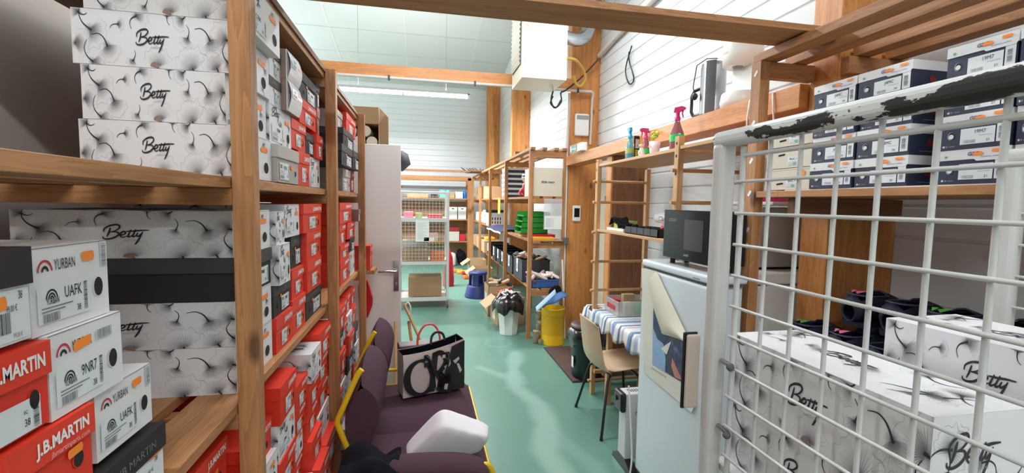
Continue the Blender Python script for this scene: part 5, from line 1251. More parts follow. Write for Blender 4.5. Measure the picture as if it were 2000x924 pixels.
def back(ya, yb):
    # side profile leaning back, bulging behind
    prof = [(-.262, .875), (-.235, .868), (-.20, .84), (-.17, .78), (-.17, .68), (-.20, .56), (-.235, .46), (-.25, .41), (-.30, .43), (-.335, .52), (-.345, .64), (-.325, .74), (-.29, .83)]
    mb = MB(); n = 9; P = []
    cx, cz = -.25, .66
    for b in range(n):
        t_ = b/(n-1); k = 1 - .16*(abs(2*t_ - 1)**4); y = ya + (yb - ya)*t_
        top = -.05*abs(2*t_ - 1)**3
        ring = [(cx + (x - cx)*k, y, cz + (z - cz)*k + (top if z > .7 else 0)) for x, z in prof]
        P.append(ring + [ring[0]])
    mb.grid(P, 'aubergine', True); mb.add(P[0][:-1], [tuple(range(len(prof)))], 'aubergine', True); mb.add(P[-1][:-1], [tuple(range(len(prof)))], 'aubergine', True)
    sq(mb, 'backrest', subsurf=1)
    mb = MB(); pts = spline2([(-.252, ya - .012, .876), (-.275, ya - .014, .84), (-.335, ya - .016, .70), (-.352, ya - .016, .655), (-.345, ya - .016, .62), (-.300, ya - .014, .49), (-.27, ya - .012, .38)], 5)
    mb.tube(pts, .0125, 'yellow_paint', 10);
    sq(mb, 'back_tube')
back(1.99, 2.49); back(2.56, 3.04)
# arms: near and far
for ya, yb, nm in ((1.66, 1.80, 'armrest'), (3.06, 3.14, 'armrest')):
    mb = MB(); P = []
    for a in range(15):
        s = a/14; row = []
        for b in range(13):
            an = 2*PI*b/12; rx = (yb - ya)/2*(1 - .25*abs(2*s - 1)**6); rz_ = .045*(1 - .5*abs(2*s - 1)**6)
            row.append((-.16 + .42*s, (ya + yb)/2 + rx*math.cos(an), (.565 if ya < 2 else .50) - .04*s**3 + rz_*math.sin(an)))
        P.append(row)
    mb.grid(P, 'aubergine', True); mb.add(P[0][:-1], [tuple(range(12))], 'aubergine'); mb.add(P[-1][:-1], [tuple(range(12))], 'aubergine'); sq(mb, nm)
    mb = MB(); ym = (ya + yb)/2; zt_ = .555 if ya < 2 else .50
    mb.tube(spline2([(.20, ym, zt_ - .035), (.255, ym, zt_ - .01), (.285, ym, zt_ - .06), (.285, ym, .30), (.28, ym, .02)], 5), .0125, 'yellow_paint', 10)
    mb.tube([(-.25, ym, .02), (-.26, ym, .36), (-.24, ym, zt_ - .05), (.0, ym, zt_ - .055)], .0125, 'yellow_paint', 10); mb.tube([(-.26, ym, .34), (.283, ym, .34)], .0125, 'yellow_paint'); sq(mb, 'side_frame')
mb = MB(); mb.tube([(.312, 1.84, .372), (.312, 2.92, .372)], .008, 'yellow_paint'); mb.tube([(-.25, 1.77, .325), (-.25, 3.10, .325)], .012, 'yellow_paint'); mb.tube([(.25, 1.77, .318), (.25, 3.10, .318)], .012, 'yellow_paint'); sq(mb, 'seat_rail')
# black coat over the near corner
mb = MB(); P = []
for a in range(17):
    row = []
    for b in range(13):
        s, t_ = a/16, b/12; x = -.33 + .25*s; y = 1.56 + .26*t_
        z = .625 + .022*math.sin(s*9 + t_*5) + .012*math.sin(t_*17 + s*3) - .03*s*s
        if t_ < .35: z -= .5*((.35 - t_)/.35)**1.5
        if s < .2: z -= .25*((.2 - s)/.2)**1.5
        if t_ > .9: z -= .03
        row.append((x, y, z))
    P.append(row)
mb.grid(P, 'black_cloth', True); o = one(mb, 'black_coat', 'black coat bundled over the near armrest of the sofa', 'coat', (-.2, 1.72, .5)); md = o.modifiers.new('s', 'SOLIDIFY'); md.thickness = .015; md.offset = 1
# white covered cushion leaning on the seat
mb = MB()
A_ = ay(785, 898, 1.97); B_ = ay(938, 893, 1.93); C_ = ay(956, 856, 1.86); D_ = ay(858, 832, 1.83)
A_ = ay(786, 905, 1.90); B_ = ay(938, 890, 1.90); A_.z = max(A_.z, .462); B_.z = max(B_.z, .462)
C_ = ay(957, 856, 1.83); D_ = ay(862, 834, 1.85); E2 = ay(960, 826, 1.95); D2 = ay(860, 790, 1.97)
E1 = ay(783, 872, 2.06); F1 = Vector((.27, 2.06, .50))
n = 8
def bil(p00, p10, p11, p01, a, b): return (p00*(1-a) + p10*a)*(1-b) + (p01*(1-a) + p11*a)*b
near = (A_, B_, C_, D_); far = (E1, F1, E2, D2)
vs = []; fs = []; N = 8
# rounded block: trilinear lattice shell
def tri(a, b, c):
    p = bil(*near, a, b)*(1-c) + bil(*far, a, b)*c; return p
def face(fn):
    P = [[fn(i/N, j/N) for j in range(N+1)] for i in range(N+1)]; mb.grid(P, 'pillow_white', True)
def rnd(a, b, c):
    p = tri(a, b, c); ctr = tri(.5, .5, .5)
    k = 0
    for t_ in (a, b, c): k += max(0, abs(2*t_ - 1) - .70)/.30
    k = max(0, k - 1)*.07
    wr = .004*math.sin(a*21 + b*4)*(1 if c < .5 else .4)*math.exp(-((b - .8)/.3)**2)
    return p + (ctr - p)*k + Vector((0, wr, wr))
face(lambda a, b: rnd(a, b, 0)); face(lambda a, b: rnd(b, a, 1)); face(lambda a, b: rnd(a, 1, b)); face(lambda a, b: rnd(b, 0, a)); face(lambda a, b: rnd(0, a, b)); face(lambda a, b: rnd(1, b, a))
import bmesh
o = mb.build('covered_cushion', loc=(.1, 1.95, .46))
bm_ = bmesh.new(); bm_.from_mesh(o.data); bmesh.ops.remove_doubles(bm_, verts=bm_.verts, dist=.0008); bmesh.ops.recalc_face_normals(bm_, faces=bm_.faces); bm_.to_mesh(o.data); bm_.free()
md = o.modifiers.new('s', 'SUBSURF'); md.levels = 2; md.render_levels = 2
tag(o, 'thick white cloth-covered cushion leaning on the near sofa seat', 'cushion')
# ------------------------------------------------------------------ tote bag with big letters
bg = thing('tote_bag', 'beige and black tote bag with large overlapping letters on the sofa', 'handbag', (.055, 2.69, .470), .30)
W2, HB, T2 = .185, .30, .075
def ring(z, k=1.0, w_=1.0): return [(-W2*w_, -T2*k, z), (W2*w_, -T2*k, z), (W2*w_, T2*k, z), (-W2*w_, T2*k, z)]
mb = MB(); zt = lambda x: HB - .045 + .05*(x/W2 + 1)/2 - .035*(1 - (x/W2)**2)*0.4
xs_ = [-W2 + 2*W2*i/10 for i in range(11)]
def side_pts(y): return [[(x, y*(.75 + .25*j/5) if j < 5 else y*.8, zt(x)*j/5) for j in range(6)] for x in xs_]
mb.grid(side_pts(-T2), 'bag_beige', True); mb.grid(side_pts(T2), 'bag_beige', True)
for x in (-W2, W2):
    mb.grid([[(x, -T2*(.75 + .25*j/5) if j < 5 else -T2*.8, zt(x)*j/5), (x*1.0 - (.02 if j > 2 else 0)*(1 if x > 0 else -1), 0, zt(x)*j/5), (x, T2*(.75 + .25*j/5) if j < 5 else T2*.8, zt(x)*j/5)] for j in range(6)] if 0 else [[(x, -T2*.8, zt(x)*j/5), (x, T2*.8, zt(x)*j/5)] for j in range(6)], 'bag_black' if x > 0 else 'bag_beige', True)
mb.box(-W2, -T2*.75, 0, W2, T2*.75, .012, 'bag_black'); mb.build('body', bg)
mb = MB()
for sy in (-1, 1): mb.grid([[(x*.98, sy*(T2*(.75 + .25*j/5) - .004) if j < 5 else sy*(T2*.8 - .004), .014 + (zt(x) - .018)*j/5) for j in range(6)] for x in xs_], 'black_cloth', True)
for x in (-W2*.98, W2*.98): mb.grid([[(x, -T2*.76, zt(x)*j/5 - .003*(j == 5) + .014*(j == 0)), (x, T2*.76, zt(x)*j/5 - .003*(j == 5) + .014*(j == 0))] for j in range(6)], 'black_cloth', True)
mb.build('lining', bg)
fb = Fr((-W2, -T2 - .001, 0), (1, 0, 0), (0, 0, 1)); mb = MB(); k = 2*W2; e = .002
mb.add([fb.p(.62*k, .005, e), fb.p(k, .005, e), fb.p(k, zt(W2) - .004, e), fb.p(.78*k, zt(.1) - .01, e), fb.p(.70*k, .16, e)], [(0, 1, 2, 3, 4)], 'bag_black')
def serifC(cx, cy, rx, ry, wd, m, e):
    P = []
    for i in range(25):
        a = .75 + (2*PI - 1.35)*i/24; t_ = wd*(.35 + .65*abs(math.cos(a - .1)))
        P.append([fb.p(cx + (rx - t_/2)*math.cos(a), cy + (ry - t_/2)*math.sin(a), e), fb.p(cx + (rx + t_/2)*math.cos(a), cy + (ry + t_/2)*math.sin(a), e)])
    mb.grid(P, m, False)
serifC(.27*k, .115, .082, .100, .042, 'bag_black', .003)
mb.add([fb.p(.40*k, .20, .003), fb.p(.43*k, .20, .003), fb.p(.43*k, .145, .003), fb.p(.41*k, .15, .003)], [(0, 1, 2, 3)], 'bag_black')
mb.stroke(fb, [(.36*k, .23), (.44*k, .15), (.52*k, .06), (.60*k, .02), (.70*k, .015)], .034, 'suede', .0035, w1=.03)
mb.stroke(fb, [(.44*k, .02), (.47*k, .12), (.50*k, .24)], .036, 'bag_black', .0038, w1=.036)
mb.stroke(fb, [(.46*k, .235), (.60*k, .245), (.68*k, .19), (.58*k, .135), (.50*k, .13)], .030, 'suede', .004, w1=.026)
mb.stroke(fb, [(.56*k, .13), (.66*k, .06), (.76*k, .0)], .040, 'bag_black', .0042, w1=.036)
mb.stroke(fb, [(.62*k, .22), (.70*k, .215), (.73*k, .17), (.66*k, .15)], .020, 'bag_beige', .0046, w1=.02)
mb.add([fb.p(.50*k, .11, .0046), fb.p(.55*k, .085, .0046), fb.p(.52*k, .03, .0046)], [(0, 1, 2)], 'bag_beige'); mb.add([fb.p(.66*k, .055, .0046), fb.p(.72*k, .05, .0046), fb.p(.70*k, .015, .0046), fb.p(.65*k, .02, .0046)], [(0, 1, 2, 3)], 'bag_beige')
mb.add([fb.p(.80*k, .185, .0046), fb.p(.90*k, .205, .0046), fb.p(.91*k, .19, .0046), fb.p(.84*k, .165, .0046)], [(0, 1, 2, 3)], 'bag_beige'); mb.add([fb.p(.86*k, .165, .0046), fb.p(.90*k, .165, .0046), fb.p(.955*k, .12, .0046), fb.p(.92*k, .105, .0046)], [(0, 1, 2, 3)], 'bag_beige')
mb.build('letter_print', bg)
for x in (-.055, .075):
    mb = MB(); mb.box(x - .012, -T2 - .010, .175, x + .012, -T2 - .004, .245, 'bag_black'); mb.box(x - .009, -T2 - .012, .20, x + .009, -T2 - .009, .212, 'steel'); mb.build('handle_tab', bg)
mb = MB(); mb.tube(spline2([(-.055, -T2 - .008, .235), (-.04, -T2 - .03, .22), (.0, -T2 - .035, .12), (.04, -T2 - .035, .10), (.075, -T2 - .03, .20), (.075, -T2 - .008, .235)], 6), .006, 'bag_black', 8); mb.build('front_handle', bg)
mb = MB(); mb.tube(spline2([(.02, T2*.8, .255), (.03, T2 + .0, .30), (.06, T2, .325), (.10, T2, .31), (.11, T2*.8, .27)], 6), .008, 'bag_black', 8); mb.build('rear_handle', bg)
mb = MB(); q = random.Random(4)
for i in range(16): mb.blob((.045 + q.uniform(-.022, .035), -T2 - .03 + q.uniform(-.006, .006), .085 + q.uniform(-.028, .028)), q.uniform(.012, .018), 'black_cloth', 8, 5)
mb.build('pompom', bg); mb = MB(); mb.tube([(.078, -T2 - .012, .20), (.07, -T2 - .02, .15), (.055, -T2 - .03, .11)], .004, 'steel', 6); mb.build('chain', bg)
# orange bag behind it
ob = thing('orange_bag', 'orange bag with coral loop handle standing behind the tote bag', 'handbag', (.0, 2.95, .462), .15)
mb = MB(); mb.box(-.15, -.055, 0, .15, .055, .215, 'orange_fabric'); mb.box(-.151, -.056, .19, .151, .056, .22, 'brown_plastic'); mb.build('body', ob, bevel=.008)
mb = MB(); mb.tube(spline2([(-.035, -.06, .20), (-.03, -.06, .28), (.01, -.06, .345), (.07, -.06, .345), (.105, -.06, .28), (.11, -.06, .20)], 6), .007, 'coral', 8); mb.build('handle', ob)
# broomsticks leaning by the door
def leaner(name, label, a, b, r, m, extra=None):
    mb = MB(); mb.tube([a, b], r, m, 10); t = thing(name, label, 'broom', a); o = mb.build('stick', t); o.location = tuple(-c for c in a)
    if extra: extra(t, a, b)
    return t
def ringtop(t, a, b):
    mb = MB(); mb.tube(spline2([(b[0], b[1], b[2] - .02), (b[0] + .03, b[1], b[2] + .01), (b[0] + .05, b[1] - .005, b[2] - .03), (b[0] + .045, b[1], b[2] - .09)], 5), .006, 'white_plastic', 6); o = mb.build('cord_loop', t); o.location = tuple(-c for c in a)
def brush(t, a, b):
    mb = MB(); mb.box(a[0] - .12, a[1] - .03, .02, a[0] + .12, a[1] + .03, .05, 'deep_red'); mb.box(a[0] - .11, a[1] - .025, .0, a[0] + .11, a[1] + .025, .02, 'black_cloth'); o = mb.build('brush_head', t); o.location = tuple(-c for c in a)
leaner('broom', 'wooden broomstick leaning out from the door edge with a white cord loop', (.20, 3.50, .03), (-.135, 3.57, .80), .011, 'birch_z', lambda t, a, b: (ringtop(t, a, b), brush(t, a, b)))
leaner('broom', 'dark wooden stick leaning at the door edge behind the bags', (.0, 3.30, .03), (-.10, 3.575, .66), .012, 'pine_z', lambda t, a, b: brush(t, a, b))
leaner('broom', 'lighter wooden stick closest to the door leaf', (-.19, 3.38, .01), (-.20, 3.578, .66), .011, 'birch_z')
# ------------------------------------------------------------------ open carton above the door on a tall cupboard
mb = MB(); mb.box(-1.0, 3.75, 0, -.30, 4.30, 2.02, 'white_metal'); one(mb, 'tall_cupboard', 'tall plain cupboard hidden behind the open door leaf', 'cupboard', (-.65, 4.0, 0), bevel=.004)
ct = thing('open_carton', 'opened brown carton full of paper rolls above the door leaf', 'box', (-.555, 4.02, 2.023))
mb = MB(); x0, x1, y0, y1, h = -.30, .22, -.22, .22, .19
mb.box(x0, y1 - .006, 0, x1, y1, h, 'kraft'); mb.box(x0, y0, 0, x0 + .006, y1, h, 'kraft'); mb.box(x1 - .006, y0, 0, x1, y1, h, 'kraft'); mb.box(x0, y0, 0, x1, y1, .006, 'kraft'); mb.box(x0, y0, 0, x1, y0 + .006, .03, 'kraft')
mb.box(x0, y0 - .0, h, x1, y1, h + .006, 'kraft_dark'); mb.build('carton', ct)
mb = MB(); mb.add([(x0, y0 - .002, h), (x1, y0 - .002, h), (x1, y0 - .06, h + .12), (x0, y0 - .06, h + .12)], [(0, 1, 2, 3)], 'kraft'); o = mb.build('top_flap', ct); md = o.modifiers.new('s', 'SOLIDIFY'); md.thickness = .004
mb = MB(); mb.add([(x1, y0, 0), (x1 + .075, y0 - .10, 0), (x1 + .075, y0 - .10, h + .04), (x1, y0, h + .13)], [(0, 1, 2, 3)], 'kraft_dark'); o = mb.build('side_flap', ct); md = o.modifiers.new('s', 'SOLIDIFY'); md.thickness = .004
mb = MB(); mb.rect(Fr((x0 + .22, y0 - .004, h), (1, 0, 0), (0, -.32, 1)), 0, 0, .06, .13, 'tape', .004); mb.build('tape_strip', ct)
for i, (x, z) in enumerate(((-.16, .05), (-.05, .05), (.06, .05), (.16, .05), (-.12, .135), (.0, .135), (.11, .135))):
    mb = MB(); mb.tube([(-.555 + x, 4.02 - .20, 2.023 + z), (-.555 + x, 4.02 + .05, 2.023 + z)], .043, 'ivory_shoe', 16)
    one(mb, 'paper_roll', 'pale paper roll in the open carton, %s row, %s from left' % ('lower' if i < 4 else 'upper', ORD[(i if i < 4 else i - 4) + 1]), 'paper roll', (-.555 + x, 3.95, 2.023 + z), 'paper rolls in the open carton')
mb = MB(); mb.tube([(-.17, 3.70, 1.99), (-.15, 3.70, 1.95), (-.13, 3.70, 1.90), (-.16, 3.70, 1.84)], [.02, .05, .045, .01], 'gasket', 10); one(mb, 'grey_pouch', 'small dark grey pouch hanging at the top outer corner of the door', 'pouch', (-.15, 3.70, 1.9))
# end-on red boxes and a red bag at the end of the left rack
for k in range(2):
    p = ax(712 + 12*k, 500, -.40)
    get_box('red', 0, (-.36 + .0*k, 3.31 + .085*k, 1.112), 0, (.6, .075, .17), 'red shoe box standing on edge past the last post, %s one' % ('nearer' if k == 0 else 'farther'), G1_)
mb = MB(); mb.box(-.60, 3.30, 1.08, -.33, 3.50, 1.108, 'pine_y'); o = mb.build('shelf_board', rack); o.location = ro
mb = MB(); mb.prism([(-.44, 3.56, 1.05), (-.40, 3.56, .99), (-.365, 3.56, .86), (-.37, 3.56, .80), (-.40, 3.56, .72), (-.46, 3.56, .66), (-.47, 3.56, .95)], (0, -.05, 0), 'red_tray'); one(mb, 'red_bag', 'red cloth bag hanging between the left rack and the door', 'bag', (-.42, 3.54, .7), bevel=.012)
# ------------------------------------------------------------------ second roll cage in the middle distance
t2 = thing('roll_cage', 'white roll cage with papers clipped to its mesh front, beyond the door', 'roll cage', (.04, 7.1, 0))
def tq(mb, name, **k): o = mb.build(name, t2, **k); o.location = (-.04, -7.1, 0); return o
x0, x1, y0, y1 = -.34, .385, 6.82, 7.45
for x in (x0, x1):
    for y in (y0, y1):
        mb = MB(); mb.box(x - .018, y - .018, .12, x + .018, y + .018, 1.74, 'white_metal'); tq(mb, 'post')
        mb = MB(); mb.tube([(x - .012, y, .05), (x + .012, y, .05)], .05, 'gasket', 14); mb.box(x - .015, y - .015, .05, x + .015, y + .015, .12, 'steel'); tq(mb, 'caster')
for z, h in ((.12, .05), (.67, .04), (1.31, .05)):
    mb = MB(); mb.box(x0, y0, z, x1, y1, z + .012, 'white_metal'); mb.box(x0, y0 - .012, z - .01, x1, y0, z + h, 'white_metal'); mb.box(x0, y1, z - .01, x1, y1 + .012, z + h, 'white_metal'); mb.box(x0, y0, z - .01, x0 + .01, y1, z + h, 'white_metal'); mb.box(x1 - .01, y0, z - .01, x1, y1, z + h, 'white_metal'); tq(mb, 'shelf')
mb = MB(); mb.tube([(x0, y0, 1.74), (x1, y0, 1.74)], .014, 'white_metal'); mb.tube([(x0, y1, 1.74), (x1, y1, 1.74)], .014, 'white_metal'); mb.tube([(x1, y0, 1.74), (x1, y1, 1.74)], .014, 'white_metal'); tq(mb, 'top_rail')
def wire(xa, xb, ya, yb, za, zb, st=.05):
    mb = MB()
    if abs(xb - xa) > .01:
        x = xa
        while x < xb: mb.box(x - .0022, ya - .0022, za, x + .0022, ya + .0022, zb, 'white_metal'); x += st
    else:
        y = ya
        while y < yb: mb.box(xa - .0022, y - .0022, za, xa + .0022, y + .0022, zb, 'white_metal'); y += st
    z = za
    while z < zb: mb.box(xa - .002, ya - .002, z - .0022, xb + .002, yb + .002, z + .0022, 'white_metal'); z += st
    tq(mb, 'mesh_panel')
wire(x0, x1, y0, y0, .73, 1.70); wire(x1, x1, y0, y1, .73, 1.70, .06); wire(x0, x1, y1, y1, .25, .62, .05)
for (u0, v0, u1, v1, nm, lb) in ((812, 430, 838, 472, 'paper_sheet', 'printed sheet clipped to the mesh front of the far roll cage'), (828, 464, 848, 471, 'paper_sheet', 'small tilted paper strip on the mesh of the far roll cage')):
    a = ay(u0, v1, 6.80); b = ay(u1, v0, 6.80); mb = MB(); mb.box(a.x, 6.798, a.z, b.x, 6.801, b.z, 'paper')
    f = Fr((a.x, 6.798, a.z), (1, 0, 0), (0, 0, 1))
    if v1 - v0 > 20:
        for k in range(16): mb.rect(f, .02, (b.z - a.z)*(.12 + .05*k), (b.x - a.x)*(.75 - .15*(k % 3)), .003, 'light_ink', .0008)
    one(mb, nm, lb, 'paper', (a.x, 6.8, a.z))
for (x, y, z, a, b, c, m_, lb) in ((-.10, 7.1, .684, .40, .4, .22, 'kraft_dark', 'brown carton on the lower shelf of the far roll cage'), (.05, 7.13, .152, .5, .4, .30, 'kraft_dark', 'low brown carton on the base of the far roll cage'), (-.2, 7.1, 1.325, .14, .2, .12, 'pink', 'pink packet on the upper shelf of the far roll cage'),
     (-.05, 7.15, 1.325, .10, .2, .10, 'olive', 'green packet on the upper shelf of the far roll cage'), (.20, 7.15, 1.325, .22, .3, .08, 'red_tray', 'flat red box on the upper shelf of the far roll cage'), (.235, 7.1, .684, .22, .3, .14, 'orange_fabric', 'orange folded item on the lower shelf of the far roll cage'), (-.10, 7.12, .91, .38, .3, .10, 'grey_card', 'grey folded item stacked on the brown carton in the far cage')):
    bx('stored_item', lb, 'box', (x, y, z + .001), (a, b, c), m_, bev=.006)
# ------------------------------------------------------------------ step stool, white bin, yellow bin, jars
ss = thing('step_stool', 'round dark blue plastic step stool on the green floor', 'step stool', (.935, 7.56, 0))
mb = MB(); mb.lathe([(.215, 0), (.222, .012), (.217, .03), (.180, .185), (.172, .2), (.150, .205)], 'blue_plastic', 36); mb.build('base', ss)
mb = MB(); mb.lathe([(.150, .385), (.158, .395), (.158, .42), (.150, .43), (0, .43)], 'blue_plastic', 36); mb.lathe([(.02, .431), (.02, .434)], 'cool_grey', 12); mb.build('top', ss)
for k in range(4):
    a0 = PI/4 + k*PI/2 + .4; mb = MB(); P = []
    for i in range(7):
        a = a0 - .42 + .84*i/6; P.append([(r*math.cos(a), r*math.sin(a), z) for r, z in ((.168, .2), (.152, .22), (.146, .35), (.152, .392))])
    mb.grid(P, 'blue_plastic', True); o = mb.build('leg', ss); md = o.modifiers.new('s', 'SOLIDIFY'); md.thickness = .02
wb = thing('waste_bin', 'white octagonal waste bin with black liner at the corner of the far rack', 'bin', (1.045, 5.34, 0), .2)
mb = MB(); mb.lathe([(.105, 0), (.112, .01), (.150, .40), (.156, .41)], 'white_plastic', 8, smooth=False); mb.build('bucket', wb)
mb = MB(); P = []
for i in range(41):
    a = 2*PI*i/40; w1 = .5 + .5*math.sin(a*5 + .6) + .25*math.sin(a*11)
    P.append([(.03*math.cos(a), .03*math.sin(a), .43 + .03*w1), (.11*math.cos(a), .11*math.sin(a), .475 + .03*w1), (.162*math.cos(a), .162*math.sin(a), .44 + .01*w1), ((.195 + .018*w1)*math.cos(a), (.195 + .018*w1)*math.sin(a), .385), ((.182 + .026*w1)*math.cos(a), (.182 + .026*w1)*math.sin(a), .33 - .06*w1)])
mb.grid(P, 'bag_film', True); mb.build('liner', wb)
yb = thing('waste_bin', 'yellow perforated metal bin before the timber column', 'bin', (1.478, 4.90, 0))
mb = MB(); mb.lathe([(.132, 0), (.136, .004), (.133, .012), (.133, .405), (.137, .41), (.137, .418), (.128, .42), (.128, .02)], 'yellow_bin', 36)
mb.build('drum', yb)
mb = MB()
for r_ in range(14):
    for k in range(40):
        a = 2*PI*(k + .5*(r_ % 2))/40
        if math.sin(a) > .35: continue
        c = (math.cos(a), math.sin(a)); z = .125 + r_*.0165; tx = (-c[1], c[0])
        mb.add([(.1336*c[0] + .0042*(tx[0]*math.cos(t_)), .1336*c[1] + .0042*(tx[1]*math.cos(t_)), z + .0048*math.sin(t_)) for t_ in (0, 1.05, 2.09, 3.14, 4.19, 5.24)], [tuple(range(6))], 'hole_dark')
mb.build('perforations', yb)
mb = MB(); P = [[(1.33 + .30*i/8 - .02*j/6, 4.80 + .14*j/6, .445 + .16*i/8*(.8 + .2*j/6) + .012*math.sin(i*1.3)) for j in range(7)] for i in range(9)]
mb.grid(P, 'blue_cloth', True); o = one(mb, 'blue_folder', 'blue flat sheet leaning on top of the yellow bin', 'folder', (1.47, 4.85, .45)); md = o.modifiers.new('s', 'SOLIDIFY'); md.thickness = .008
mb = MB(); P = [[(1.25 + .22*i/8, 4.77 + .05*j/4, .405 + .20*(i/8)**1.0 + .01*j) for j in range(5)] for i in range(9)]
mb.grid(P, 'light_blue', True); o = one(mb, 'light_blue_strap', 'pale blue strip sticking out left of the yellow bin', 'strap', (1.36, 4.8, .45)); md = o.modifiers.new('s', 'SOLIDIFY'); md.thickness = .006
mb = MB(); q = random.Random(8)
for i in range(9): mb.blob((1.545 + q.uniform(-.05, .05), 4.99 + q.uniform(-.01, .03), .56 + q.uniform(-.05, .07)), (q.uniform(.04, .07), .04, q.uniform(.03, .05)), 'black_cloth', 10, 6)
one(mb, 'black_cap_bundle', 'black bundled cloth behind the yellow bin against the column', 'cloth', (1.53, 4.98, .45))
mb = MB(); mb.tube([(1.655, 4.98, .02), (1.62, 5.04, .95)], .010, 'white_plastic', 8); one(mb, 'white_stick', 'thin white stick leaning in the corner beside the timber column', 'stick', (1.64, 5.0, 0))
def jar(label, loc, r, h, lidm='yellow_tray'):
    t = thing('glass_jar', label, 'jar', loc, 0, 'glass jars by the rack post')
    mb = MB(); mb.lathe([(r*.9, 0), (r, .006), (r, h*.85), (r*.8, h*.92)], 'jar_glass', 18); mb.build('glass', t)
    mb = MB(); mb.lathe([(r*.86, .006), (r*.9, .01), (r*.9, h*.6)], 'jar_fill', 14); mb.build('contents', t)
    mb = MB(); mb.lathe([(r*.84, h*.92), (r*.86, h), (0, h)], lidm, 16); mb.build('lid', t); return t
J = [((1.285, 4.92, 0), .036, .15, 'tan', 'front-left glass jar on the floor before the rack post'), ((1.345, 5.02, 0), .034, .13, 'cool_grey', 'glass jar on the floor left of the yellow bin'), ((1.345, 5.02, .132), .034, .11, 'yellow_tray', 'glass jar stacked second up left of the yellow bin'),
     ((1.34, 5.02, .244), .034, .11, 'tan', 'glass jar on top of the stack left of the yellow bin')]
for lc, r_, h_, lm, lb in J: jar(lb, lc, r_, h_, lm)
mb = MB(); mb.blob((1.33, 4.86, .034), .034, 'jar_glass', 16, 10); one(mb, 'glass_ball', 'small round glass ball on the floor between jars and yellow bin', 'ball', (1.33, 4.86, 0))
# ------------------------------------------------------------------ far right rack
FY = [5.085, 6.66, 8.25, 9.70, 11.16]; FZ = [.165, .60, 1.165, 1.685]
fr2 = thing('storage_rack', 'open pine rack with mixed boxes along the right wall beyond the column', 'shelving rack', (1.45, 8.0, 0))
def gq(mb, name, **k): o = mb.build(name, fr2, **k); o.location = (-1.45, -8.0, 0); return o
for k, y in enumerate(FY):
    mb = MB(); mb.box(1.215, y, 0, 1.262, y + .045, 2.215, 'pine_z'); gq(mb, 'post', bevel=.002)
    yy = y if abs(y - 8.54) > .2 and y > 5.3 else y
    mb = MB(); mb.box(1.625, yy, 0, 1.665, yy + .045, 2.215, 'pine_z'); gq(mb, 'post')
    for z in FZ[1:] + [2.17]:
        mb = MB(); mb.box(1.263, y + .005, z - .085 if z < 2 else z - .03, 1.624, y + .04, z - .027 if z < 2 else 2.215, 'pine_x'); gq(mb, 'bearer')
for z in FZ[1:]:
    for x in (1.225, 1.385, 1.535):
        mb = MB(); mb.box(x + (.04 if x < 1.3 else 0), 5.04 if z == 1.165 and x < 1.3 else 5.09, z - .026, x + .115, 11.2, z, 'pine_y'); gq(mb, 'shelf_board')
mb = MB(); mb.box(1.266, 5.05, FZ[2] - .0, 1.62, 5.9, FZ[2] + .012, 'birch_x') ; gq(mb, 'plywood_sheet')
for x in (1.22, 1.36, 1.50, 1.60):
    mb = MB(); mb.box(x, 5.06, 2.217, x + .055, 11.2, 2.247, 'pine_y'); gq(mb, 'roof_slat')
mb = MB(); mb.box(1.27, 6.2, 2.248, 2.0, 6.28, 2.32, 'pine_x'); one(mb, 'loose_timber', 'short timber lying across the top of the far right rack', 'timber', (1.6, 6.24, 2.25), bevel=.003)
mb = MB(); mb.box(1.0, 9.4, 2.25, 1.6, 9.9, 2.275, 'dark_pine_x'); one(mb, 'dark_board', 'dark thin board lying on top of the far right rack', 'board', (1.3, 9.6, 2.25))
mb = MB(); q = random.Random(6)
for i in range(10): mb.tube([(1.0 + .05*i, 10.10 + q.uniform(-.03, .03), 2.27), (.85 + .06*i, 10.12, 2.29 + q.uniform(0, .1))], [.02, .008], 'dark_green', 6)
mb.tube([(.95, 10.1, 2.279), (1.5, 10.1, 2.279)], .03, 'dark_green', 8); one(mb, 'dark_garland', 'dark green spiky garland lying on top of the far rack', 'garland', (1.2, 10.0, 2.25))
mb = MB(); mb.box(-.9, 9.95, 2.255, 1.28, 10.0, 2.30, 'dark_pine_x'); one(mb, 'cross_rail', 'thin dark wooden rail crossing before the far wall at rack height', 'rail', (.2, 9.97, 2.25))
def txt(t, fr, s, x, y, h, m='black_ink', **k): mb = MB(); mb.text(fr, s, x, y, h, m, .0012, **k); mb.build('printed_name', t)
# top shelf
t = bx('cream_carton', 'large cream carton with slanted black lettering on the far rack upper shelf', 'box', (1.445, 5.345, 1.686), (.35, .45, .335), 'cream_card')
f = Fr((-.175, -.225, 0), (1, 0, 0), (0, 0, 1)); txt(t, f, 'little mary', .175, .155, .030, slant=.25, bold=.02, anchor='c', sx=.95)
dl = thing('rag_doll', 'soft doll with striped hat behind the cream carton', 'doll', (1.36, 5.90, 1.686))
mb = MB(); mb.blob((0, 0, .10), (.055, .05, .10), 'red_tray'); mb.tube([(-.02, 0, .12), (-.08, -.01, .06), (-.07, -.02, .02)], [.025, .022, .018], 'red_tray'); mb.tube([(.02, 0, .12), (.08, -.01, .06)], [.025, .02], 'red_tray'); mb.build('body', dl)
mb = MB(); mb.blob((0, 0, .235), (.05, .05, .05), 'tan'); mb.build('head', dl); mb = MB(); mb.lathe([(.056, .25), (.06, .265)], 'paper', 16); mb.lathe([(.06, .265), (.055, .285)], 'navy_card', 16); mb.lathe([(.055, .285), (.045, .305)], 'paper', 16); mb.lathe([(.045, .305), (.0, .325)], 'navy_card', 16); mb.build('striped_hat', dl)
z = 1.686
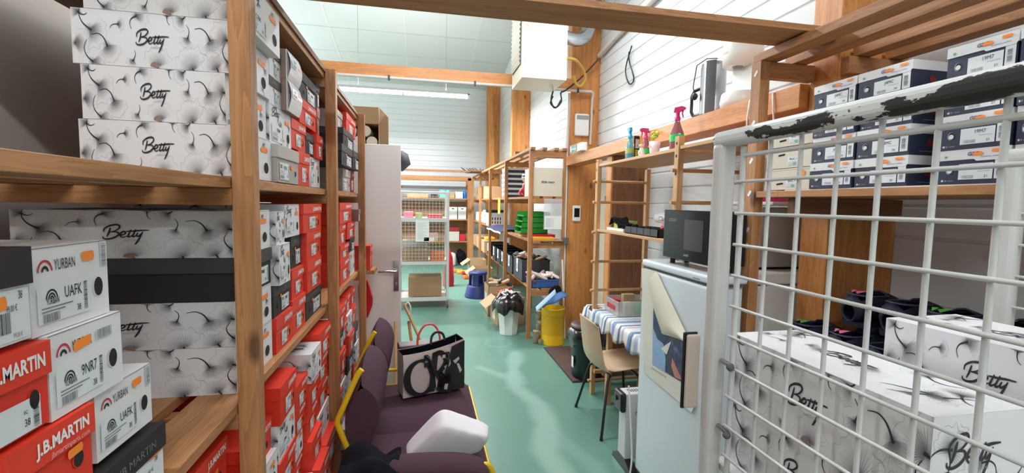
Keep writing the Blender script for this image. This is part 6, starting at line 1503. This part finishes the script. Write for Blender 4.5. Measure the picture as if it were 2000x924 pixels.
for k in range(6):
    t = bx('shoe_carton', 'navy and white shoe carton stacked behind the rack post, %s from bottom' % ORD[k+1], 'shoe box', (1.43, 6.95, z), (.32, .52, .073), 'navy_card', lid='white_card', lh=.45, group='navy and white cartons on the far rack')
    m4 = MB(); f = Fr((-.163, .26, 0), (0, -1, 0), (0, 0, 1))
    for j in range(3): m4.rect(f, .04 + .17*j, .006, .11, .05, 'label', .0012); m4.rect(f, .07 + .17*j, .012, .03, .03, 'grey_ink', .0018)
    m4.build('end_label', t); z += .0745
for k, (y, w_, h) in enumerate(((9.0, .30, .22), (9.32, .28, .25), (9.95, .3, .27), (10.3, .3, .25), (10.75, .35, .26), (8.75, .1, .2))):
    bx('kraft_carton', 'plain brown carton on the far rack upper shelf, %s from the near end' % ORD[[1, 2, 3, 4, 5, 0][k] + 1], 'box', (1.42, y, 1.686), (.3, w_, h), 'kraft', group='brown cartons on the upper far shelf')
# second shelf
z = 1.178
for k in range(4):
    t = thing('tray_organiser', 'green stacking tray on the far rack, %s from bottom' % ORD[k+1], 'tray', (1.40 - .01*(3-k), 5.62, z + .022 + .026), 0, 'green stacking trays'); h = .066
    mb = MB(); a, b = .17, .20
    mb.box(-a, -b, 0, a, b, .004, 'green_tray'); mb.box(-a, -b, 0, a, -b + .005, h, 'green_tray'); mb.box(-a, b - .005, 0, a, b, h, 'green_tray'); mb.box(a - .005, -b, 0, a, b, h, 'green_tray'); mb.box(-a - .0, -b, 0, -a + .005, b, .022, 'green_tray'); mb.build('tray', t)
    mb = MB(); mb.box(-a + .006, -b + .01, .005, a - .02, b - .01, .010, 'paper'); mb.build('paper_stack', t); z += .069
bx('flat_box', 'flat red box beneath the green stacking trays', 'box', (1.44, 5.56, 1.1785 + .011), (.34, .48, .034), 'red_tray'); bx('flat_box', 'flat yellow box at the near end of the middle shelf', 'box', (1.40, 5.13, 1.1785), (.26, .14, .03), 'yellow_tray')
mb = MB(); mb.box(1.27, 5.30, 1.178, 1.60, 5.38, 1.19, 'yellow_tray'); one(mb, 'yellow_strip', 'thin yellow strip in front of the flat red box', 'strip', (1.4, 5.34, 1.178))
mb = MB(); P = [[(1.175 + .40*j/8, 6.72 + 1.5*i/24, 1.180 + (.022*abs(math.sin(i*.9 + j*.4)) if j > 1 else -.03*(1 - j))) for j in range(9)] for i in range(25)]
mb.grid(P, 'navy_cloth', True); o = one(mb, 'navy_cloth', 'navy cloth with white edge spread over the middle far shelf', 'cloth', (1.4, 7.1, 1.17)); md = o.modifiers.new('s', 'SOLIDIFY'); md.thickness = .008; md.offset = 1
mb = MB(); P = [[(1.172 - .003*j, 6.73 + 1.48*i/24, 1.152 - .012*j + .006*math.sin(i*.5)) for j in range(3)] for i in range(25)]; mb.grid(P, 'paper', True); o.select_set(False); c = mb.build('white_edge', o); c.location = (-1.4, -7.1, -1.17)
wbk = thing('plastic_basket', 'white slotted plastic basket with black lid on the far rack', 'basket', (1.36, 8.52, 1.168))
mb = MB(); mb.lathe([(.15, 0), (.175, .24), (.18, .25)], 'white_plastic', 4, smooth=False); f = Fr((-.11, -.1205, 0), (1, 0, 0), (0, 0, 1))
mb = MB(); mb.box(-.14, -.14, 0, .14, .14, .25, 'white_plastic'); f = Fr((-.14, -.14, 0), (1, 0, 0), (0, 0, 1)); f3 = Fr((-.14, .14, 0), (0, -1, 0), (0, 0, 1))
for ff in (f, f3):
    for i in range(5):
        for j in range(2): mb.rect(ff, .025 + i*.05, .04 + j*.07, .018, .05, 'hole_dark', .001)
mb.build('basket', wbk, bevel=.008); mb = MB(); mb.box(-.15, -.15, .252, .15, .15, .30, 'black_plastic'); mb.build('lid', wbk)
for k, (y, z_, w_, h) in enumerate(((9.3, 1.166, .25, .16), (9.6, 1.166, .25, .20), (9.4, 1.33, .2, .12), (10.2, 1.166, .3, .18), (10.6, 1.166, .25, .22))):
    bx('cream_bundle', 'cream wrapped bundle on the middle far shelf, %s from the near end%s' % (ORD[k+1], ', upper' if k == 2 else ''), 'bundle', (1.38, y, z_), (.24, w_, h), 'ivory_shoe', bev=.03, group='cream bundles on the far rack')
mb = MB(); mb.box(1.256, 7.3, 1.42, 1.2635, 7.5, 1.69, 'yellow_paper'); one(mb, 'yellow_note', 'yellow paper hanging from the upper far shelf edge', 'paper', (1.208, 7.4, 1.5))
t = thing('document_holder', 'clear document holder with white printed sheet hanging at the rack end', 'document holder', (1.50, 5.07, 1.30))
mb = MB(); mb.box(-.11, -.004, 0, .11, 0, .36, 'clear_plastic'); mb.build('holder', t); mb = MB(); mb.box(-.10, -.007, .005, .105, -.0045, .16, 'paper'); f = Fr((-.10, -.007, .005), (1, 0, 0), (0, 0, 1))
for k in range(7): mb.rect(f, .015, .03 + .015*k, .06, .002, 'grey_ink', .0006); mb.rect(f, .09, .03 + .015*k, .02, .002, 'pale_red_ink', .0006)
mb.rect(f, .012, .022, .10, .11, 'label', .0003); mb.build('sheet', t)
# lower shelves: crates
def shoes_in(q, cx, cy, z, rx, ry, n, nm, where, mats, grp, r=(.035, .06)):
    done = []
    for i in range(n):
        for tr in range(30):
            x = cx + q.uniform(-rx, rx); y = cy + q.uniform(-ry, ry)
            if all((x - a_)**2 + (y - b_)**2 > .056**2 for a_, b_ in done): break
        else: continue
        done.append((x, y)); r1 = q.uniform(*r); m_ = q.choice(mats); a = q.uniform(0, PI)
        mb = MB(); M = Matrix.Rotation(a, 3, 'Z') @ Matrix.Rotation(q.uniform(-.5, .5), 3, 'Y')
        L = r1*2.2; prof = [(-1, .35), (-.8, .62), (-.4, .60), (0, .62), (.45, .72), (.8, .55), (1, .12)]
        P = []
        for t_, w_ in prof:
            row = []
            for j in range(9):
                an = 2*PI*j/8; row.append(Vector((x, y, z + q.random()*0)) + M @ Vector((t_*L, w_*r1*.75*math.cos(an), w_*r1*(.9 if t_ < .2 else .7)*math.sin(an))))
            P.append(row)
        mb.grid(P, m_, True); mb.add(P[0][:-1], [tuple(range(8))], m_, True); mb.add(P[-1][:-1], [tuple(range(8))], m_, True)
        col = {'tan': 'tan', 'ivory_shoe': 'ivory', 'brown_leather': 'brown', 'rose_leather': 'rose', 'red_tray': 'red', 'dark_crate': 'dark', 'pale_pink': 'pale pink', 'cool_grey': 'grey'}[m_]
        one(mb, 'shoe', '%s shoe in the jumble %s' % (col, where), 'shoe', (x, y, z), grp)
def crate(label, loc, sz, m_, slots=True, labm=None, rz=0):
    t = thing('plastic_crate', label, 'crate', loc, rz, 'crates on the far rack'); a, b, c = sz[0]/2, sz[1]/2, sz[2]
    mb = MB(); w_ = .006
    mb.box(-a, -b, 0, a, b, .006, m_); mb.box(-a, -b, 0, a, -b + w_, c, m_); mb.box(-a, b - w_, 0, a, b, c, m_); mb.box(-a, -b, 0, -a + w_, b, c, m_); mb.box(a - w_, -b, 0, a, b, c, m_)
    for s in (-1, 1): mb.box(-a - .006, s*b - .006, c - .018, a + .006, s*b + .006, c, m_); mb.box(s*a - .006, -b, c - .018, s*a + .006, b, c, m_)
    if slots:
        f = Fr((-a, -b, 0), (1, 0, 0), (0, 0, 1))
        for i in range(int(sz[0]/.045)):
            mb.box(-a + .01 + i*.045, -b - .004, 0, -a + .016 + i*.045, -b, c, m_)
    mb.build('crate', t)
    if labm: mb = MB(); f = Fr((-a - .007, .06, c*.35), (0, -1, 0), (-.0, 0, 1)); mb.rect(f, 0, 0, .11, c*.62, 'paper', .002); mb.rect(f, .02, c*.12, .07, c*.3, 'light_ink', .0026); mb.build('paper_label', t)
    return t
QS = random.Random(12)
crate('blue slatted crate of shoes on the far rack lower shelf', (1.44, 5.27, .602), (.33, .30, .10), 'blue_crate')
shoes_in(QS, 1.44, 5.27, .66, .11, .11, 5, 's', 'filling the blue crate', ['tan', 'brown_leather'], 'shoes in the blue crate', (.03, .05)); shoes_in(QS, 1.44, 5.27, .735, .125, .115, 26, 's', 'heaped on the blue crate', ['tan', 'rose_leather', 'ivory_shoe', 'pale_pink', 'brown_leather'], 'shoes in the blue crate', (.03, .05))
crate('large dark grey crate behind the blue crate, white sheet on its end', (1.43, 5.80, .602), (.36, .54, .28), 'grey_crate', True, 1); crate('dark grey crate second along the far rack lower shelf', (1.43, 6.38, .602), (.36, .38, .25), 'grey_crate', True, 1)
shoes_in(QS, 1.43, 5.80, .885, .11, .20, 11, 's', 'on the large dark grey crate', ['tan', 'dark_crate', 'ivory_shoe', 'brown_leather'], 'shoes in the grey crates', (.035, .05)); shoes_in(QS, 1.43, 6.38, .86, .11, .12, 6, 's', 'on the second dark grey crate', ['ivory_shoe', 'cool_grey', 'dark_crate'], 'shoes in the grey crates', (.035, .05))
for k, y in enumerate((6.95, 7.35, 7.8, 8.52)): crate('dark crate with a white sheet on its end, %s past the second post' % ORD[k+1], (1.43, y, .602), (.36, .36, .24), 'dark_crate', False, 1)
for k, (y, w_) in enumerate(((9.1, .45), (10.0, .4), (10.6, .4))): bx('open_kraft_box', 'brown box on the lower far shelf, %s from the near end' % ORD[k+1], 'box', (1.40, y, .602), (.36, w_, .24), 'kraft', group='brown boxes on the lower far shelf')
bx('yellow_bundle', 'orange bundle on the brown box of the lower far shelf', 'bundle', (1.36, 9.1, .845), (.2, .25, .06), 'yellow_tray', bev=.02)
# floor boxes with labels in front of the rack
def obox(label, loc, sz, rz, m_='kraft', flap=True):
    t = thing('open_box', label, 'box', loc, rz, 'open brown boxes on the floor'); a, b, c = sz[0]/2, sz[1]/2, sz[2]; w_ = .005
    mb = MB(); mb.box(-a, -b, 0, a, b, .005, m_); mb.box(-a, -b, 0, a, -b + w_, c, m_); mb.box(-a, b - w_, 0, a, b, c, m_); mb.box(-a, -b, 0, -a + w_, b, c, m_); mb.box(a - w_, -b, 0, a, b, c, m_); mb.build('box', t)
    if flap:
        mb = MB(); f = Fr((-a, -b, c), (0, 1, 0), (-.75, 0, -.66)); f = Fr((-a, b*.9, c), (0, -1, 0), (-.72, 0, -.5)); mb.rect(f, 0, 0, 1.8*b, .20, m_, 0); mb.rect(f, .0, 0, 1.8*b, .20, m_, .004); mb.rect(f, .35*b, .04, .9*b, .12, 'paper', .006); mb.rect(f, .5*b, .07, .6*b, .05, 'light_ink', .007); mb.build('flap', t)
    mb = MB(); f = Fr((-a, b*.4, .05), (0, -1, 0), (0, 0, 1)); mb.rect(f, 0, 0, .14, c*.6, 'paper', .002); mb.build('paper_label', t); return t
obox('open brown box with tilted flap and paper on the floor, nearest the white bin', (1.13, 5.88, .0), (.36, .40, .36), .1); obox('open brown box on the floor behind the step stool', (1.10, 6.42, 0), (.36, .42, .42), 0, flap=False)
obox('open brown box on the floor, third along the far rack', (1.16, 8.6, 0), (.34, .4, .36), 0); obox('open brown box on the floor, farthest along the far rack', (1.14, 9.4, 0), (.34, .4, .42), .05)
shoes_in(QS, 1.13, 5.86, .40, .10, .12, 16, 's', 'in the open brown box by the white bin', ['ivory_shoe', 'rose_leather', 'pale_pink', 'brown_leather', 'red_tray'], 'shoes in the open floor box', (.03, .05))
shoes_in(QS, 1.11, 6.42, .45, .10, .12, 7, 's', 'in the brown box behind the step stool', ['ivory_shoe', 'tan', 'dark_crate'], 'shoes in the second floor box', (.035, .055))
for k, (x, y, a, b, m_) in enumerate(((.95, 10.1, .35, .14, 'yellow_tray'), (1.02, 9.95, .30, .12, 'red_tray'), (.93, 9.4, .14, .16, 'orange_fabric'), (.75, 10.3, .35, .12, 'orange_fabric'))):
    mb = MB(); mb.box(x - a/2, y - b/2, .001, x + a/2, y + b/2, .07, m_); one(mb, 'floor_bundle', ['yellow', 'red', 'small orange', 'long orange'][k] + ' bundle lying on the floor at the end of the aisle', 'bundle', (x, y, 0), bevel=.02)
# ------------------------------------------------------------------ rack across the far end
br = thing('storage_rack', 'pine rack standing across the far end of the aisle', 'shelving rack', (.1, 11.5, 0))
def hq(mb, name, **k): o = mb.build(name, br, **k); o.location = (-.1, -11.5, 0); return o
BZ = [.63, 1.18, 1.70]
for x in (-2.2, -.62, 1.12):
    for y in (11.25, 11.75):
        mb = MB(); mb.box(x, y, 0, x + (.10 if y < 11.5 and x > 1 else .05), y + .05, 2.20, 'pine_z'); hq(mb, 'post')
for z in BZ:
    mb = MB(); mb.box(-2.2, 11.30, z - .03, 1.12, 11.75, z, 'pine_x'); hq(mb, 'shelf_board')
for y in (11.25, 11.78):
    mb = MB(); mb.box(-2.2, y, 2.14, 1.2, y + .03, 2.24, 'pine_x'); hq(mb, 'top_rail')
for z in (1.82, 1.98): mb = MB(); mb.box(-2.2, 11.81, z - .05, 1.12, 11.83, z + .03, 'cool_grey'); hq(mb, 'back_strap')
mb = MB(); mb.box(-2.2, 11.80, .2, 1.12, 11.82, 1.62, 'kraft_dark'); hq(mb, 'back_panel')
IT = [('tray', -.10, 1.70, .50, .12, 'tan', 'low beige tray with dark items on the back rack top shelf'), ('box', .735, 1.70, .12, .13, 'kraft', 'brown box left of the white box on the back rack'), ('box', .91, 1.70, .18, .16, 'paper', 'white box beside the blue bottle on the back rack'),
      ('box', .495, 1.70, .13, .20, 'aqua_box', 'left aqua box on the back rack top shelf'), ('box', .625, 1.70, .09, .20, 'aqua_box', 'right aqua box on the back rack top shelf'), ('box', .30, 1.70, .16, .10, 'dark_crate', 'dark small box on the back rack top shelf'),
      ('bin', .76, 1.18, .21, .30, 'white_plastic', 'left white bin on the back rack middle shelf'), ('bin', .99, 1.18, .20, .30, 'white_plastic', 'right white bin on the back rack middle shelf'), ('box', .56, 1.18, .16, .12, 'green_tray', 'green and orange stack on the back rack middle shelf'),
      ('box', .78, .63, .28, .34, 'grey_lid', 'grey and white box stack on the back rack lower shelf'), ('box', 1.0, .63, .13, .17, 'red_tray', 'bright red box on the back rack lower shelf'), ('box', .2, .63, .4, .2, 'brown_card', 'brown box on the back rack lower shelf behind the cage'), ('box', -.2, 1.18, .4, .12, 'red_tray', 'red box on the back rack middle shelf behind the cage')]
for kd, x, z, w_, h, m_, lb in IT:
    nm = {'tray': 'storage_tray', 'box': 'storage_box', 'bin': 'storage_bin'}[kd]
    t = bx(nm, lb, 'box' if kd != 'bin' else 'bin', (x, 11.45, z + .001), (w_, .28, h), m_, bev=.004, lid={'grey_lid': 'deep_red'}.get(m_) if kd == 'box' else None, lh=.3)
    if kd == 'bin': mb = MB(); mb.box(-.03, -.142, h*.82, .03, -.1405, h*.9, 'hole_dark'); mb.build('hand_hole', t)
mb = MB(); mb.lathe([(.045, 0), (.05, .01), (.05, .14), (.03, .18), (.018, .19), (.018, .22)], 'bright_blue', 14, (1.06, 11.42, 1.701)); mb.tube([(1.06, 11.42, 1.92), (1.02, 11.42, 1.95)], .014, 'bright_blue', 8); one(mb, 'blue_bottle', 'bright blue spray bottle at the right of the back rack top shelf', 'bottle', (1.06, 11.42, 1.70))
mb = MB(); mb.lathe([(.12, .02), (.13, .05), (.13, .26), (.10, .32), (.04, .34)], 'white_plastic', 20, (.72, 11.36, 0)); one(mb, 'white_jerrycan', 'white canister on the floor under the back rack', 'canister', (.78, 11.42, .02), bevel=0)
mb = MB(); q = random.Random(9)
for i in range(14): mb.blob((1.0 + q.uniform(-.05, .05), 11.55 + q.uniform(-.06, .06), .12 + q.uniform(-.04, .25)), q.uniform(.07, .10), 'black_cloth', 9, 6)
one(mb, 'black_bags', 'black bag heap on the floor under the back rack', 'bag', (1.0, 11.5, 0))
mb = MB(); mb.tube([(.50, 8.6, 0.0), (.50, 8.6, .1), (.50, 8.6, .55), (.48, 8.6, .75)], [.10, .11, .08, .03], 'red_tray', 12); one(mb, 'red_umbrella_bag', 'tall dark red bag standing right behind the far roll cage', 'bag', (.50, 8.6, 0))
